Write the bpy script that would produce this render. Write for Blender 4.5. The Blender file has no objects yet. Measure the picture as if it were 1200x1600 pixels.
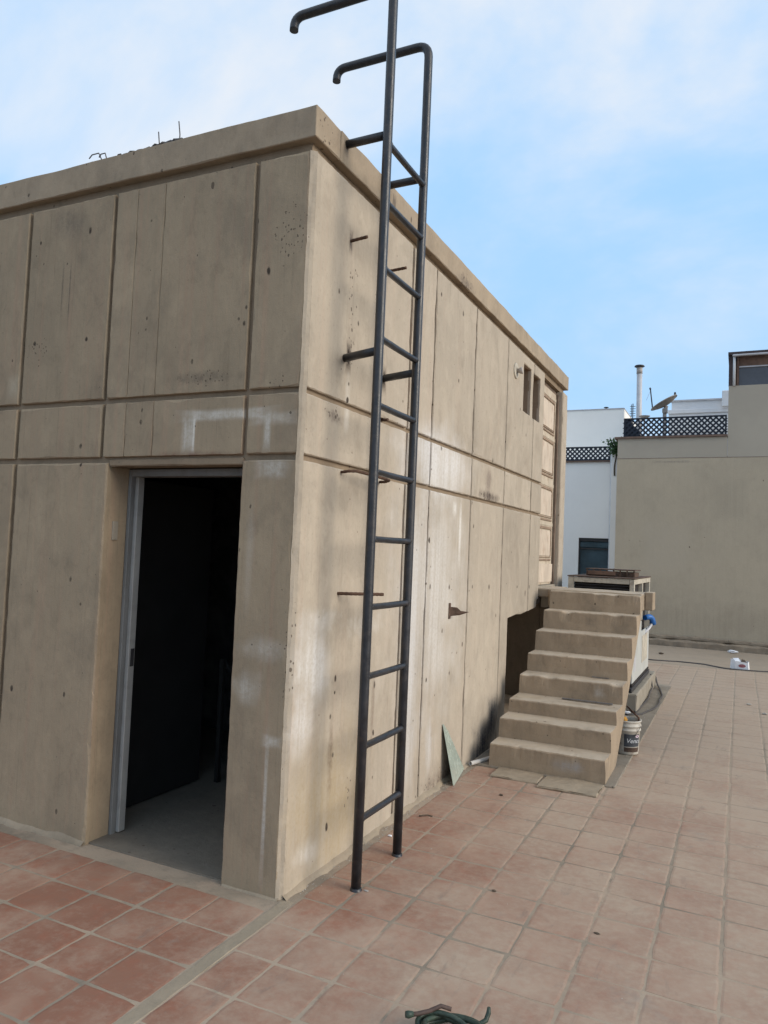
import bpy, bmesh, math, random
from mathutils import Vector, Matrix, noise
random.seed(7)
RAD = math.radians
scene = bpy.context.scene
COL = scene.collection

# ------------------------------------------------------------------ camera
CAM_LOC = Vector((1.9049, -3.0300, 1.65))
CAM_R = Vector((0.90199651, 0.42974379, 0.04150381))
CAM_U = Vector((-0.015821, -0.0631661, 0.99787762))
CAM_F = Vector((-0.43145334, 0.90073876, 0.05017662))
cam = bpy.data.cameras.new('camera')
cam.sensor_fit = 'HORIZONTAL'
cam.sensor_width = 36.0
cam.lens = 36.0 * 1167.42 / 1200.0
cam.clip_start = 0.05
cam.clip_end = 3000
camo = bpy.data.objects.new('camera', cam)
COL.objects.link(camo)
m = Matrix((CAM_R, CAM_U, -CAM_F)).transposed().to_4x4()
m.translation = CAM_LOC
camo.matrix_world = m
scene.camera = camo

# ------------------------------------------------------------------ sky, sun, exposure
SUN_DIR = Vector((1.0, 0.0, 0.42)).normalized()      # towards the veiled sun
SUN_ELEV = math.asin(SUN_DIR.z)
SUN_AZ = math.atan2(SUN_DIR.x, SUN_DIR.y)
world = bpy.data.worlds.new('World')
scene.world = world
world.use_nodes = True
wt = world.node_tree
wt.nodes.clear()
w_out = wt.nodes.new('ShaderNodeOutputWorld')
sky = wt.nodes.new('ShaderNodeTexSky')
sky.sky_type = 'NISHITA'
sky.sun_disc = False
sky.sun_elevation = SUN_ELEV
sky.sun_rotation = SUN_AZ
sky.air_density = 1.0
sky.dust_density = 1.2
sky.ozone_density = 1.6
bg1 = wt.nodes.new('ShaderNodeBackground')
bg1.inputs[1].default_value = 0.12
wt.links.new(sky.outputs[0], bg1.inputs[0])
bg2 = wt.nodes.new('ShaderNodeBackground')
bg2.inputs[1].default_value = 1.0
tc = wt.nodes.new('ShaderNodeTexCoord')
mp = wt.nodes.new('ShaderNodeMapping')
mp.inputs['Scale'].default_value = (1.0, 1.0, 2.2)
mp.inputs['Location'].default_value = (16.34, 12.71, -10.02)
mp.inputs['Rotation'].default_value = (0.0, RAD(18), RAD(-25))
wt.links.new(tc.outputs['Generated'], mp.inputs['Vector'])
nz = wt.nodes.new('ShaderNodeTexNoise')
nz.inputs['Scale'].default_value = 1.15
nz.inputs['Detail'].default_value = 7
nz.inputs['Roughness'].default_value = 0.56
nz.inputs['Distortion'].default_value = 0.5
wt.links.new(mp.outputs[0], nz.inputs['Vector'])
rm = wt.nodes.new('ShaderNodeMapRange')
rm.interpolation_type = 'SMOOTHSTEP'
rm.inputs['From Min'].default_value = 0.35
rm.inputs['From Max'].default_value = 0.66
wt.links.new(nz.outputs[0], rm.inputs['Value'])
veil = wt.nodes.new('ShaderNodeMix')          # thin high cloud: blue haze to pale white
veil.data_type = 'RGBA'
veil.inputs[6].default_value = (0.41, 0.69, 1.03, 1)
veil.inputs[7].default_value = (0.93, 0.93, 0.94, 1)
wt.links.new(rm.outputs[0], veil.inputs[0])
wt.links.new(veil.outputs[2], bg2.inputs[0])
mx = wt.nodes.new('ShaderNodeMixShader')
mx.inputs[0].default_value = 0.90
wt.links.new(bg1.outputs[0], mx.inputs[1])
wt.links.new(bg2.outputs[0], mx.inputs[2])
wt.links.new(mx.outputs[0], w_out.inputs[0])

sun = bpy.data.lights.new('sun', 'SUN')
sun.energy = 2.5
sun.angle = RAD(35)
sun.color = (1.0, 0.92, 0.80)
suno = bpy.data.objects.new('sun', sun)
COL.objects.link(suno)
suno.rotation_euler = (-SUN_DIR).to_track_quat('-Z', 'Y').to_euler()
suno.location = (20, -2, 9)

scene.view_settings.view_transform = 'Standard'
scene.view_settings.look = 'None'
scene.view_settings.gamma = 1.0
scene.view_settings.exposure = 0.10
scene.view_settings.use_curve_mapping = False
try:
    scene.cycles.use_denoising = True
    scene.cycles.use_adaptive_sampling = True
    scene.cycles.adaptive_threshold = 0.02
    scene.cycles.max_bounces = 5
    scene.cycles.diffuse_bounces = 3
    scene.cycles.glossy_bounces = 2
    scene.cycles.transmission_bounces = 2
except Exception:
    pass


# ------------------------------------------------------------------ node helper
class NT:
    def __init__(self, name, rough=0.85, metallic=0.0, spec=0.3):
        self.shared = {}
        self.mat = bpy.data.materials.new(name)
        self.mat.use_nodes = True
        self.t = self.mat.node_tree
        self.t.nodes.clear()
        self.out = self.n('OutputMaterial')
        self.b = self.n('BsdfPrincipled')
        self.b.inputs['Roughness'].default_value = rough
        self.b.inputs['Metallic'].default_value = metallic
        self.b.inputs['Specular IOR Level'].default_value = spec
        self.l(self.b.outputs[0], self.out.inputs[0])

    def n(self, kind, **kw):
        nd = self.t.nodes.new('ShaderNode' + kind)
        for k, v in kw.items():
            setattr(nd, k, v)
        return nd

    def l(self, a, b):
        self.t.links.new(a, b)

    def put(self, sock, v):
        if hasattr(v, 'is_output'):
            self.l(v, sock)
        else:
            if isinstance(v, (tuple, list)) and len(v) == 3 and sock.type == 'RGBA':
                v = (*v, 1)
            sock.default_value = v

    def pos(self, scale=(1, 1, 1), loc=(0, 0, 0), src='Position'):
        if src == 'Position':
            s = self.n('NewGeometry').outputs['Position']
        else:
            s = self.n('TexCoord').outputs[src]
        mp_ = self.n('Mapping')
        mp_.inputs['Scale'].default_value = scale
        mp_.inputs['Location'].default_value = loc
        self.l(s, mp_.inputs['Vector'])
        return mp_.outputs[0]

    def noise(self, vec, scale=1.0, detail=5, rough=0.55, dist=0.0):
        nd = self.n('TexNoise')
        self.l(vec, nd.inputs['Vector'])
        nd.inputs['Scale'].default_value = scale
        nd.inputs['Detail'].default_value = detail
        nd.inputs['Roughness'].default_value = rough
        nd.inputs['Distortion'].default_value = dist
        return nd.outputs[0]

    def rng(self, v, a, b, c=0.0, d=1.0, smooth=True):
        nd = self.n('MapRange')
        if smooth:
            nd.interpolation_type = 'SMOOTHSTEP'
        self.l(v, nd.inputs['Value'])
        for k, x in zip(('From Min', 'From Max', 'To Min', 'To Max'), (a, b, c, d)):
            nd.inputs[k].default_value = x
        return nd.outputs[0]

    def math(self, op, a, b=0.0, c=None):
        nd = self.n('Math', operation=op)
        self.put(nd.inputs[0], a)
        self.put(nd.inputs[1], b)
        if c is not None:
            self.put(nd.inputs[2], c)
        return nd.outputs[0]

    def mix(self, fac, a, b, mode='MIX'):
        nd = self.n('Mix', data_type='RGBA', blend_type=mode)
        self.put(nd.inputs[0], fac)
        self.put(nd.inputs[6], a)
        self.put(nd.inputs[7], b)
        return nd.outputs[2]

    def bump(self, h, strength=0.3, dist=0.01, prev=None):
        nd = self.n('Bump')
        nd.inputs['Strength'].default_value = strength
        nd.inputs['Distance'].default_value = dist
        self.l(h, nd.inputs['Height'])
        if prev is not None:
            self.l(prev, nd.inputs['Normal'])
        return nd.outputs[0]

    def box_mask(self, c, h, soft=0.5, wob=0.5, nscale=6.0):
        """soft blob around a place on the wall, edge broken up by noise"""
        if 'g' not in self.shared:
            self.shared['g'] = self.n('NewGeometry').outputs['Position']
        g = self.shared['g']
        s = self.n('VectorMath', operation='SUBTRACT')
        self.l(g, s.inputs[0])
        s.inputs[1].default_value = c
        a = self.n('VectorMath', operation='ABSOLUTE')
        self.l(s.outputs[0], a.inputs[0])
        d = self.n('VectorMath', operation='DIVIDE')
        self.l(a.outputs[0], d.inputs[0])
        d.inputs[1].default_value = h
        x = self.n('SeparateXYZ')
        self.l(d.outputs[0], x.inputs[0])
        if wob >= 0.6:
            ln = self.n('VectorMath', operation='LENGTH')
            self.l(d.outputs[0], ln.inputs[0])
            mm = ln.outputs['Value']
        else:
            mm = self.math('MAXIMUM', self.math('MAXIMUM', x.outputs[0], x.outputs[1]), x.outputs[2])
        key = 4.0 if nscale < 6 else (8.0 if nscale < 12 else 18.0)
        if key not in self.shared:
            self.shared[key] = self.math('SUBTRACT', self.noise(g, key, 3), 0.5)
        nn = self.shared[key]
        mm = self.math('ADD', mm, self.math('MULTIPLY', nn, wob * 2))
        return self.rng(mm, 1.0 + soft * 0.3, 1.0 - soft, 0, 1)

    def pits(self, scale, keep, rmin, rmax, stretch=(1, 1, 1), loc=(0, 0, 0)):
        v = self.n('TexVoronoi', feature='F1')
        if 'warp' not in self.shared:
            wn = self.n('TexNoise')
            self.l(self.pos(), wn.inputs['Vector'])
            wn.inputs['Scale'].default_value = 38
            wn.inputs['Detail'].default_value = 2
            self.shared['warp'] = wn.outputs['Color']
        sc_ = self.n('VectorMath', operation='SCALE')
        self.l(self.shared['warp'], sc_.inputs[0])
        sc_.inputs['Scale'].default_value = 0.010
        ad = self.n('VectorMath', operation='ADD')
        self.l(self.pos(stretch, loc), ad.inputs[0])
        self.l(sc_.outputs[0], ad.inputs[1])
        self.l(ad.outputs[0], v.inputs['Vector'])
        v.inputs['Scale'].default_value = scale
        sx = self.n('SeparateColor')
        self.l(v.outputs['Color'], sx.inputs[0])
        thr = self.rng(sx.outputs[1], 0, 1, rmin, rmax, False)
        on = self.math('GREATER_THAN', sx.outputs[0], 1 - keep)
        thr = self.math('MULTIPLY', thr, on)
        diff = self.math('SUBTRACT', thr, v.outputs['Distance'])
        return self.rng(diff, 0.0, 0.02, 0, 1)

    def done(self, color=None, rough=None, normal=None):
        if color is not None:
            self.put(self.b.inputs['Base Color'], color)
        if rough is not None:
            self.put(self.b.inputs['Roughness'], rough)
        if normal is not None:
            self.l(normal, self.b.inputs['Normal'])
        return self.mat


def concrete(name, ca, cb, cpink, marks=(), streak=1.0, pit=1.0, tone=0.07, combs=(), top_tint=0.0, grime=0.42, mott=1.0):
    k = NT(name, 0.9, 0, 0.2)
    big = k.noise(k.pos(), 0.9, 5, 0.6)
    col = k.mix(k.rng(big, 0.32, 0.68), ca, cb)
    # vertical board marks
    st = k.noise(k.pos((22, 22, 0.55)), 1.0, 4, 0.6)
    col = k.mix(k.math('MULTIPLY', k.rng(st, 0.48, 0.74), 0.45 * streak), col, cpink)
    st2 = k.noise(k.pos((60, 60, 1.1), (3, 7, 1)), 1.0, 2, 0.6)
    col = k.mix(k.math('MULTIPLY', k.rng(st2, 0.52, 0.8), 0.30 * streak), col, tuple(x * 0.66 for x in ca))
    st3 = k.noise(k.pos((9, 9, 0.35), (1, 2, 5)), 1.0, 4, 0.6)
    col = k.mix(k.math('MULTIPLY', k.rng(st3, 0.55, 0.8), 0.40 * streak), col, tuple(min(1, x * 1.28) for x in cb))
    # grime blotches
    gr = k.noise(k.pos((1, 1, 0.8), (5, 1, 2)), 2.3, 6, 0.70)
    col = k.mix(k.math('MULTIPLY', k.rng(gr, 0.48, 0.72), grime), col, (0.175, 0.140, 0.103))
    dr_ = k.noise(k.pos((34, 34, 0.9), (11, 4, 3)), 1.0, 3, 0.65)
    dm_ = k.math('MULTIPLY', k.rng(dr_, 0.635, 0.68), k.rng(big, 0.40, 0.60))
    col = k.mix(k.math('MULTIPLY', dm_, 0.26 * streak), col, tuple(x * 0.55 for x in cb))
    mo = k.noise(k.pos((1, 1, 0.6), (8, 3, 6)), 7.5, 5, 0.66, 0.5)
    col = k.mix(k.math('MULTIPLY', k.rng(mo, 0.50, 0.66), 0.22 * mott), col, tuple(min(1, x * 1.30) for x in ca))
    col = k.mix(k.math('MULTIPLY', k.rng(mo, 0.46, 0.32), 0.30 * mott), col, tuple(x * 0.68 for x in cb))
    sp = k.noise(k.pos(), 46, 3, 0.7)
    col = k.mix(k.math('MULTIPLY', k.rng(sp, 0.52, 0.74), 0.34), col, tuple(x * 0.62 for x in ca))
    brk = k.math('MULTIPLY', k.rng(st, 0.34, 0.62, 0.68, 1.25), k.rng(sp, 0.36, 0.58, 0.75, 1.15)) if marks else None
    for (c, h, mc, amt, soft, wob, ns) in marks:
        f = k.math('MULTIPLY', k.box_mask(c, h, soft, wob, ns), brk)
        col = k.mix(k.math('MULTIPLY', f, amt), col, mc)
    if top_tint:  # upward faces get a paler tint, broken up by noise
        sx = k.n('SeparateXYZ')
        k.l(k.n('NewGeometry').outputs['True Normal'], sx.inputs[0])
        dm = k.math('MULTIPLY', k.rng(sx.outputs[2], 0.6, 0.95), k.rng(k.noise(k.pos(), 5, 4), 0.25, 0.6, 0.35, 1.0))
        col = k.mix(k.math('MULTIPLY', dm, top_tint), col, (0.50, 0.425, 0.335))
    if tone:
        oi = k.n('ObjectInfo').outputs['Random']
        br = k.rng(oi, 0, 1, 1 - tone, 1 + tone, False)
        hs = k.n('HueSaturation')
        k.l(br, hs.inputs['Value'])
        k.l(col, hs.inputs['Color'])
        col = hs.outputs[0]
    p1 = k.pits(7.0, 0.34 * pit, 0.03, 0.105, (1, 1, 0.6))
    p2 = k.pits(19.0, 0.30 * pit, 0.05, 0.17, (1, 1, 0.75), (2, 3, 4))
    p3 = k.pits(2.1, 0.80 * pit, 0.016, 0.046, (1, 1, 0.55), (7, 1, 2))
    pm = k.math('MAXIMUM', k.math('MAXIMUM', p1, p2), p3)
    if combs:
        hc = k.pits(52.0, 0.80, 0.12, 0.44, (1, 1, 0.8), (4, 4, 1))
        zone = None
        for (c, h) in combs:
            f = k.box_mask(c, h, 0.9, 0.9, 14)
            zone = f if zone is None else k.math('MAXIMUM', zone, f)
        hc = k.math('MULTIPLY', hc, k.rng(zone, 0.35, 0.6))
        pm = k.math('MAXIMUM', pm, hc)
    col = k.mix(k.math('MULTIPLY', pm, 0.80), col, (0.085, 0.062, 0.046))
    fine = k.noise(k.pos(), 130, 2, 0.7)
    med = k.noise(k.pos((1, 1, 0.5)), 17, 3, 0.6)
    hgt = k.math('ADD', k.math('MULTIPLY', fine, 0.10), k.math('MULTIPLY', med, 0.30))
    nb = k.bump(hgt, 0.9, 0.011)
    return k.done(col, 0.92, nb)


WHITE = (0.60, 0.56, 0.50)
DARK = (0.05, 0.042, 0.04)
RUST = (0.16, 0.075, 0.035)
# (centre, half size, colour, amount, softness, wobble, noise scale)
LEFT_MARKS = [
    ((-0.45, 0, 2.30), (0.29, 0.05, 0.030), WHITE, 0.62, 0.9, 0.35, 7),
    ((-0.69, 0, 2.20), (0.045, 0.05, 0.10), WHITE, 0.55, 0.9, 0.35, 7),
    ((-0.20, 0, 2.21), (0.022, 0.05, 0.10), WHITE, 0.60, 0.8, 0.25, 9),
    ((-0.16, 0, 2.27), (0.16, 0.05, 0.035), WHITE, 0.35, 0.9, 0.5, 7),
    ((-0.655, 0, 2.21), (0.008, 0.05, 0.10), (0.66, 0.62, 0.55), 0.6, 0.6, 0.1, 9),
    ((-0.16, 0, 2.02), (0.10, 0.05, 0.05), WHITE, 0.42, 0.9, 0.5, 9),
    ((-0.24, 0, 0.95), (0.09, 0.05, 0.09), WHITE, 0.38, 0.95, 0.7, 6),
    ((-0.17, 0, 1.15), (0.16, 0.05, 0.06), WHITE, 0.30, 0.95, 0.8, 7),
    ((-0.11, 0, 0.42), (0.012, 0.05, 0.34), WHITE, 0.40, 0.8, 0.35, 8),
    ((-0.08, 0, 0.72), (0.06, 0.05, 0.03), WHITE, 0.45, 0.9, 0.5, 8),
    ((-0.27, 0, 1.6), (0.03, 0.05, 0.3), WHITE, 0.16, 0.95, 0.6, 5),
    ((-0.60, 0, 2.50), (0.24, 0.05, 0.035), (0.11, 0.09, 0.072), 0.42, 0.9, 0.9, 16),
    ((-1.68, 0, 3.08), (0.007, 0.05, 0.16), (0.10, 0.08, 0.065), 0.6, 0.8, 0.2, 6),
    ((-1.62, 0, 3.05), (0.006, 0.05, 0.20), (0.12, 0.095, 0.075), 0.5, 0.8, 0.2, 6),
    ((-1.65, 0, 3.48), (0.16, 0.05, 0.12), (0.13, 0.11, 0.09), 0.45, 0.95, 0.7, 5),
    ((-0.60, 0, 2.085), (0.40, 0.08, 0.035), (0.14, 0.07, 0.05), 0.50, 0.9, 0.6, 8),
    ((-2.04, 0, 2.53), (0.06, 0.05, 0.08), (0.42, 0.36, 0.27), 0.45, 0.9, 0.3, 4),
]
RIGHT_MARKS = [
    ((0, 0.20, 1.06), (0.05, 0.20, 0.26), (0.64, 0.61, 0.57), 0.62, 0.95, 0.9, 5),
    ((0, 0.12, 0.80), (0.05, 0.12, 0.17), (0.66, 0.63, 0.60), 0.60, 0.95, 0.7, 5),
    ((0, 0.30, 1.28), (0.05, 0.14, 0.06), WHITE, 0.42, 0.9, 0.9, 14),
    ((0, 0.75, 1.22), (0.05, 0.22, 0.07), WHITE, 0.32, 0.9, 0.9, 12),
    ((0, 0.45, 0.30), (0.05, 0.45, 0.42), (0.36, 0.27, 0.145), 0.45, 0.95, 0.8, 3),
    ((0, 0.22, 0.14), (0.05, 0.12, 0.07), WHITE, 0.5, 0.9, 0.9, 9),
    ((0, 1.80, 2.28), (0.05, 0.75, 0.26), (0.62, 0.59, 0.56), 0.75, 0.95, 0.6, 2.5),
    ((0, 1.75, 1.40), (0.05, 0.75, 1.0), (0.58, 0.54, 0.49), 0.62, 0.95, 0.7, 2.0),
    ((0, 1.42, 0.95), (0.05, 0.14, 0.95), (0.58, 0.55, 0.52), 0.55, 0.8, 0.5, 2.0),
    ((0, 2.28, 1.80), (0.05, 0.025, 0.24), (0.72, 0.68, 0.62), 0.60, 0.9, 0.25, 5),
    ((0, 2.15, 1.98), (0.05, 0.05, 0.05), (0.68, 0.64, 0.58), 0.5, 0.9, 0.5, 8),
    ((0, 1.80, 0.36), (0.05, 0.06, 0.22), (0.60, 0.58, 0.56), 0.42, 0.9, 0.6, 5),
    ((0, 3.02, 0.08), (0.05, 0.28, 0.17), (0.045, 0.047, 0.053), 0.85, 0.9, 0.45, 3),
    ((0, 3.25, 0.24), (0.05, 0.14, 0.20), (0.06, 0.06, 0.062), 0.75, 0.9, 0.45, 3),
    ((0, 0.43, 2.67), (0.05, 0.030, 0.085), (0.035, 0.025, 0.02), 0.85, 0.95, 0.35, 9),
    ((0, 0.87, 2.65), (0.05, 0.030, 0.075), (0.035, 0.025, 0.02), 0.80, 0.95, 0.35, 9),
    ((0, 0.40, 3.285), (0.05, 0.020, 0.07), (0.07, 0.05, 0.045), 0.75, 0.95, 0.35, 9),
    ((0, 0.44, 2.40), (0.05, 0.035, 0.16), (0.60, 0.55, 0.48), 0.6, 0.9, 0.6, 8),
    ((0, 0.30, 3.75), (0.05, 0.03, 0.05), (0.06, 0.05, 0.05), 0.7, 0.95, 0.4, 9),
    ((0, 0.90, 3.72), (0.05, 0.03, 0.05), (0.06, 0.05, 0.05), 0.7, 0.95, 0.4, 9),
    ((0, 2.98, 2.13), (0.05, 0.32, 0.05), (0.07, 0.05, 0.04), 0.75, 0.9, 0.9, 9),
    ((0, 2.92, 2.24), (0.05, 0.10, 0.12), (0.16, 0.12, 0.10), 0.45, 0.95, 1.1, 11),
    ((0, 2.2, 3.68), (0.05, 0.22, 0.05), (0.11, 0.085, 0.07), 0.55, 0.9, 1.1, 14),
    ((0, 0.30, 2.33), (0.05, 0.10, 0.04), (0.13, 0.10, 0.08), 0.45, 0.9, 1.1, 22),
    ((0, 0.42, 0.62), (0.05, 0.03, 0.35), (0.17, 0.12, 0.08), 0.45, 0.9, 1.0, 9),
    ((0, 0.90, 0.72), (0.05, 0.02, 0.25), (0.15, 0.10, 0.07), 0.40, 0.9, 1.0, 9),
    ((0, 2.08, 0.04), (0.05, 0.35, 0.10), (0.14, 0.10, 0.075), 0.6, 0.95, 0.9, 7),
    ((0, 2.05, 0.35), (0.05, 0.02, 0.03), RUST, 0.3, 0.95, 0.6, 9),
]
HOLE = (0.060, 0.045, 0.034)     # formwork tie holes and blow holes
LEFT_MARKS += [
    ((-1.026, 0, 3.389), (0.0084, 0.05, 0.0100), HOLE, 0.82, 0.5, 0.6, 20),
    ((-1.021, 0, 2.786), (0.0079, 0.05, 0.0092), HOLE, 0.82, 0.5, 0.6, 20),
    ((-1.485, 0, 3.405), (0.0125, 0.05, 0.0228), HOLE, 0.93, 0.5, 0.6, 20),
    ((-1.884, 0, 3.387), (0.0083, 0.05, 0.0132), HOLE, 0.78, 0.5, 0.6, 20),
    ((-0.407, 0, 2.786), (0.0080, 0.05, 0.0096), HOLE, 0.76, 0.5, 0.6, 20),
    ((-0.238, 0, 3.012), (0.0126, 0.05, 0.0232), HOLE, 0.94, 0.5, 0.6, 20),
    ((-1.462, 0, 2.771), (0.0118, 0.05, 0.0150), HOLE, 0.79, 0.5, 0.6, 20),
    ((-0.323, 0, 3.280), (0.0108, 0.05, 0.0189), HOLE, 0.96, 0.5, 0.6, 20),
    ((-1.883, 0, 2.780), (0.0123, 0.05, 0.0145), HOLE, 0.88, 0.5, 0.6, 20),
    ((-0.370, 0, 2.759), (0.0110, 0.05, 0.0172), HOLE, 0.75, 0.5, 0.6, 20),
    ((-1.446, 0, 2.055), (0.0098, 0.05, 0.0116), HOLE, 0.98, 0.5, 0.6, 20),
    ((-1.470, 0, 1.412), (0.0122, 0.05, 0.0194), HOLE, 0.79, 0.5, 0.6, 20),
    ((-1.886, 0, 0.762), (0.0125, 0.05, 0.0201), HOLE, 0.96, 0.5, 0.6, 20),
    ((-1.464, 0, 0.776), (0.0121, 0.05, 0.0188), HOLE, 0.82, 0.5, 0.6, 20),
    ((-1.180, 0, 0.144), (0.0106, 0.05, 0.0158), HOLE, 0.75, 0.5, 0.6, 20),
    ((-1.467, 0, 0.138), (0.0088, 0.05, 0.0162), HOLE, 0.71, 0.5, 0.6, 20),
    ((-1.154, 0, 0.847), (0.0073, 0.05, 0.0121), HOLE, 0.78, 0.5, 0.6, 20),
    ((-1.019, 0, 2.279), (0.0102, 0.05, 0.0156), HOLE, 0.80, 0.5, 0.6, 20),
    ((-1.455, 0, 2.160), (0.0130, 0.05, 0.0166), HOLE, 0.82, 0.5, 0.6, 20),
    ((-0.363, 0, 2.841), (0.0082, 0.05, 0.0137), HOLE, 0.78, 0.5, 0.6, 20),
    ((-0.692, 0, 2.587), (0.0091, 0.05, 0.0162), HOLE, 0.80, 0.5, 0.6, 20),
]
RIGHT_MARKS += [
    ((0, 0.441, 0.966), (0.05, 0.0120, 0.0207), HOLE, 0.73, 0.5, 0.6, 20),
    ((0, 0.441, 0.893), (0.05, 0.0088, 0.0111), HOLE, 0.93, 0.5, 0.6, 20),
    ((0, 0.405, 0.774), (0.05, 0.0123, 0.0155), HOLE, 0.80, 0.5, 0.6, 20),
    ((0, 0.450, 0.567), (0.05, 0.0096, 0.0136), HOLE, 0.71, 0.5, 0.6, 20),
    ((0, 0.416, 0.210), (0.05, 0.0128, 0.0221), HOLE, 0.99, 0.5, 0.6, 20),
    ((0, 0.914, 0.865), (0.05, 0.0138, 0.0244), HOLE, 0.71, 0.5, 0.6, 20),
    ((0, 0.924, 0.588), (0.05, 0.0108, 0.0192), HOLE, 0.93, 0.5, 0.6, 20),
    ((0, 1.722, 1.409), (0.05, 0.0126, 0.0222), HOLE, 0.89, 0.5, 0.6, 20),
    ((0, 2.095, 1.399), (0.05, 0.0162, 0.0211), HOLE, 0.76, 0.5, 0.6, 20),
    ((0, 2.615, 1.385), (0.05, 0.0140, 0.0168), HOLE, 0.81, 0.5, 0.6, 20),
    ((0, 3.049, 1.374), (0.05, 0.0188, 0.0251), HOLE, 0.70, 0.5, 0.6, 20),
    ((0, 3.931, 1.350), (0.05, 0.0122, 0.0148), HOLE, 0.94, 0.5, 0.6, 20),
    ((0, 4.385, 1.337), (0.05, 0.0155, 0.0202), HOLE, 0.73, 0.5, 0.6, 20),
    ((0, 1.838, 2.378), (0.05, 0.0170, 0.0237), HOLE, 0.76, 0.5, 0.6, 20),
    ((0, 1.532, 1.824), (0.05, 0.0099, 0.0113), HOLE, 0.75, 0.5, 0.6, 20),
    ((0, 2.162, 0.769), (0.05, 0.0152, 0.0183), HOLE, 0.71, 0.5, 0.6, 20),
    ((0, 1.717, 0.779), (0.05, 0.0132, 0.0168), HOLE, 1.00, 0.5, 0.6, 20),
    ((0, 2.137, 2.922), (0.05, 0.0110, 0.0161), HOLE, 0.93, 0.5, 0.6, 20),
    ((0, 3.035, 2.438), (0.05, 0.0143, 0.0256), HOLE, 0.84, 0.5, 0.6, 20),
    ((0, 4.078, 2.820), (0.05, 0.0141, 0.0195), HOLE, 0.71, 0.5, 0.6, 20),
    ((0, 1.728, 3.438), (0.05, 0.0127, 0.0162), HOLE, 0.97, 0.5, 0.6, 20),
    ((0, 2.180, 3.441), (0.05, 0.0164, 0.0237), HOLE, 0.71, 0.5, 0.6, 20),
    ((0, 0.445, 2.526), (0.05, 0.0100, 0.0127), HOLE, 0.76, 0.5, 0.6, 20),
    ((0, 0.524, 2.879), (0.05, 0.0100, 0.0171), HOLE, 0.74, 0.5, 0.6, 20),
    ((0, 0.297, 2.981), (0.05, 0.0086, 0.0151), HOLE, 0.87, 0.5, 0.6, 20),
    ((0, 0.439, 2.438), (0.05, 0.0147, 0.0203), HOLE, 0.97, 0.5, 0.6, 20),
    ((0, 1.678, 1.722), (0.05, 0.0143, 0.0237), HOLE, 0.92, 0.5, 0.6, 20),
    ((0, 2.593, 1.864), (0.05, 0.0144, 0.0168), HOLE, 0.76, 0.5, 0.6, 20),
]
LEFT_COMBS = [((-0.60, 0, 2.50), (0.24, 0.05, 0.05)), ((-1.85, 0, 2.75), (0.12, 0.05, 0.12)), ((-0.035, 0, 1.15), (0.012, 0.05, 0.35)), ((-0.17, 0, 2.45), (0.10, 0.05, 0.05)), ((-0.12, 0, 3.2), (0.10, 0.05, 0.25))]
RIGHT_COMBS = [((0, 2.98, 2.13), (0.05, 0.34, 0.06)), ((0, 2.2, 3.69), (0.05, 0.24, 0.07)), ((0, 0.30, 2.35), (0.05, 0.12, 0.05)), ((0, 0.02, 1.15), (0.05, 0.015, 0.40)), ((0, 0.1, 3.72), (0.05, 0.10, 0.09)), ((0, 0.45, 2.95), (0.05, 0.06, 0.40)), ((0, 0.62, 0.35), (0.05, 0.06, 0.14)), ((0, 1.9, 0.05), (0.05, 0.5, 0.06))]
M = {}
M['wall_left'] = concrete('wall_concrete_front_shaded', (0.345, 0.266, 0.180), (0.285, 0.223, 0.153), (0.352, 0.240, 0.164), LEFT_MARKS, 1.5, combs=LEFT_COMBS)  # same concrete as the side wall, part of its shade put into the colour
M['wall_right'] = concrete('wall_concrete_side', (0.425, 0.356, 0.276), (0.378, 0.318, 0.248), (0.430, 0.334, 0.256), RIGHT_MARKS, 0.95, combs=RIGHT_COMBS, grime=0.30)  # lighter copy of that concrete for the sunlit wall
M['parapet'] = concrete('parapet_concrete', (0.370, 0.290, 0.205), (0.320, 0.253, 0.183), (0.36, 0.262, 0.185), RIGHT_MARKS[18:23], 0.5, 1.4, 0.04, combs=[RIGHT_COMBS[1], RIGHT_COMBS[4]])
M['core'] = concrete('groove_mortar', (0.275, 0.205, 0.140), (0.24, 0.18, 0.123), (0.27, 0.19, 0.13), (), 0.4, 0.5, 0.0)
STEP_MARKS = [
    ((0.62, 4.33, 1.04), (0.06, 0.03, 0.055), (0.17, 0.14, 0.11), 0.35, 0.6, 0.25, 9),
    ((0.78, 2.68, 0.10), (0.12, 0.03, 0.06), (0.36, 0.35, 0.35), 0.5, 0.95, 0.7, 6),
    ((0.85, 3.50, 0.52), (0.05, 0.03, 0.06), (0.46, 0.43, 0.39), 0.45, 0.9, 0.9, 16),
    ((0.28, 3.05, 0.33), (0.14, 0.13, 0.012), (0.38, 0.27, 0.13), 0.6, 0.95, 0.6, 6),
    ((0.28, 3.35, 0.44), (0.14, 0.14, 0.012), (0.38, 0.27, 0.13), 0.6, 0.95, 0.6, 6),
    ((0.28, 2.80, 0.17), (0.14, 0.13, 0.012), (0.38, 0.28, 0.15), 0.4, 0.95, 0.6, 6),
    ((1.10, 4.70, 1.24), (0.05, 0.10, 0.10), (0.52, 0.47, 0.42), 0.5, 0.95, 0.5, 6),
    ((1.00, 4.66, 1.28), (0.05, 0.10, 0.04), (0.11, 0.10, 0.10), 0.5, 0.95, 0.7, 9),
]
M['step'] = concrete('stair_concrete', (0.355, 0.272, 0.190), (0.305, 0.236, 0.166), (0.33, 0.238, 0.163), STEP_MARKS, 0.5, 1.0, 0.06, top_tint=0.65, grime=0.62)
M['pad'] = concrete('pad_concrete', (0.275, 0.230, 0.178), (0.225, 0.188, 0.147), (0.25, 0.2, 0.155), (), 0.0, 0.8, 0.0, grime=0.75)
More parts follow.
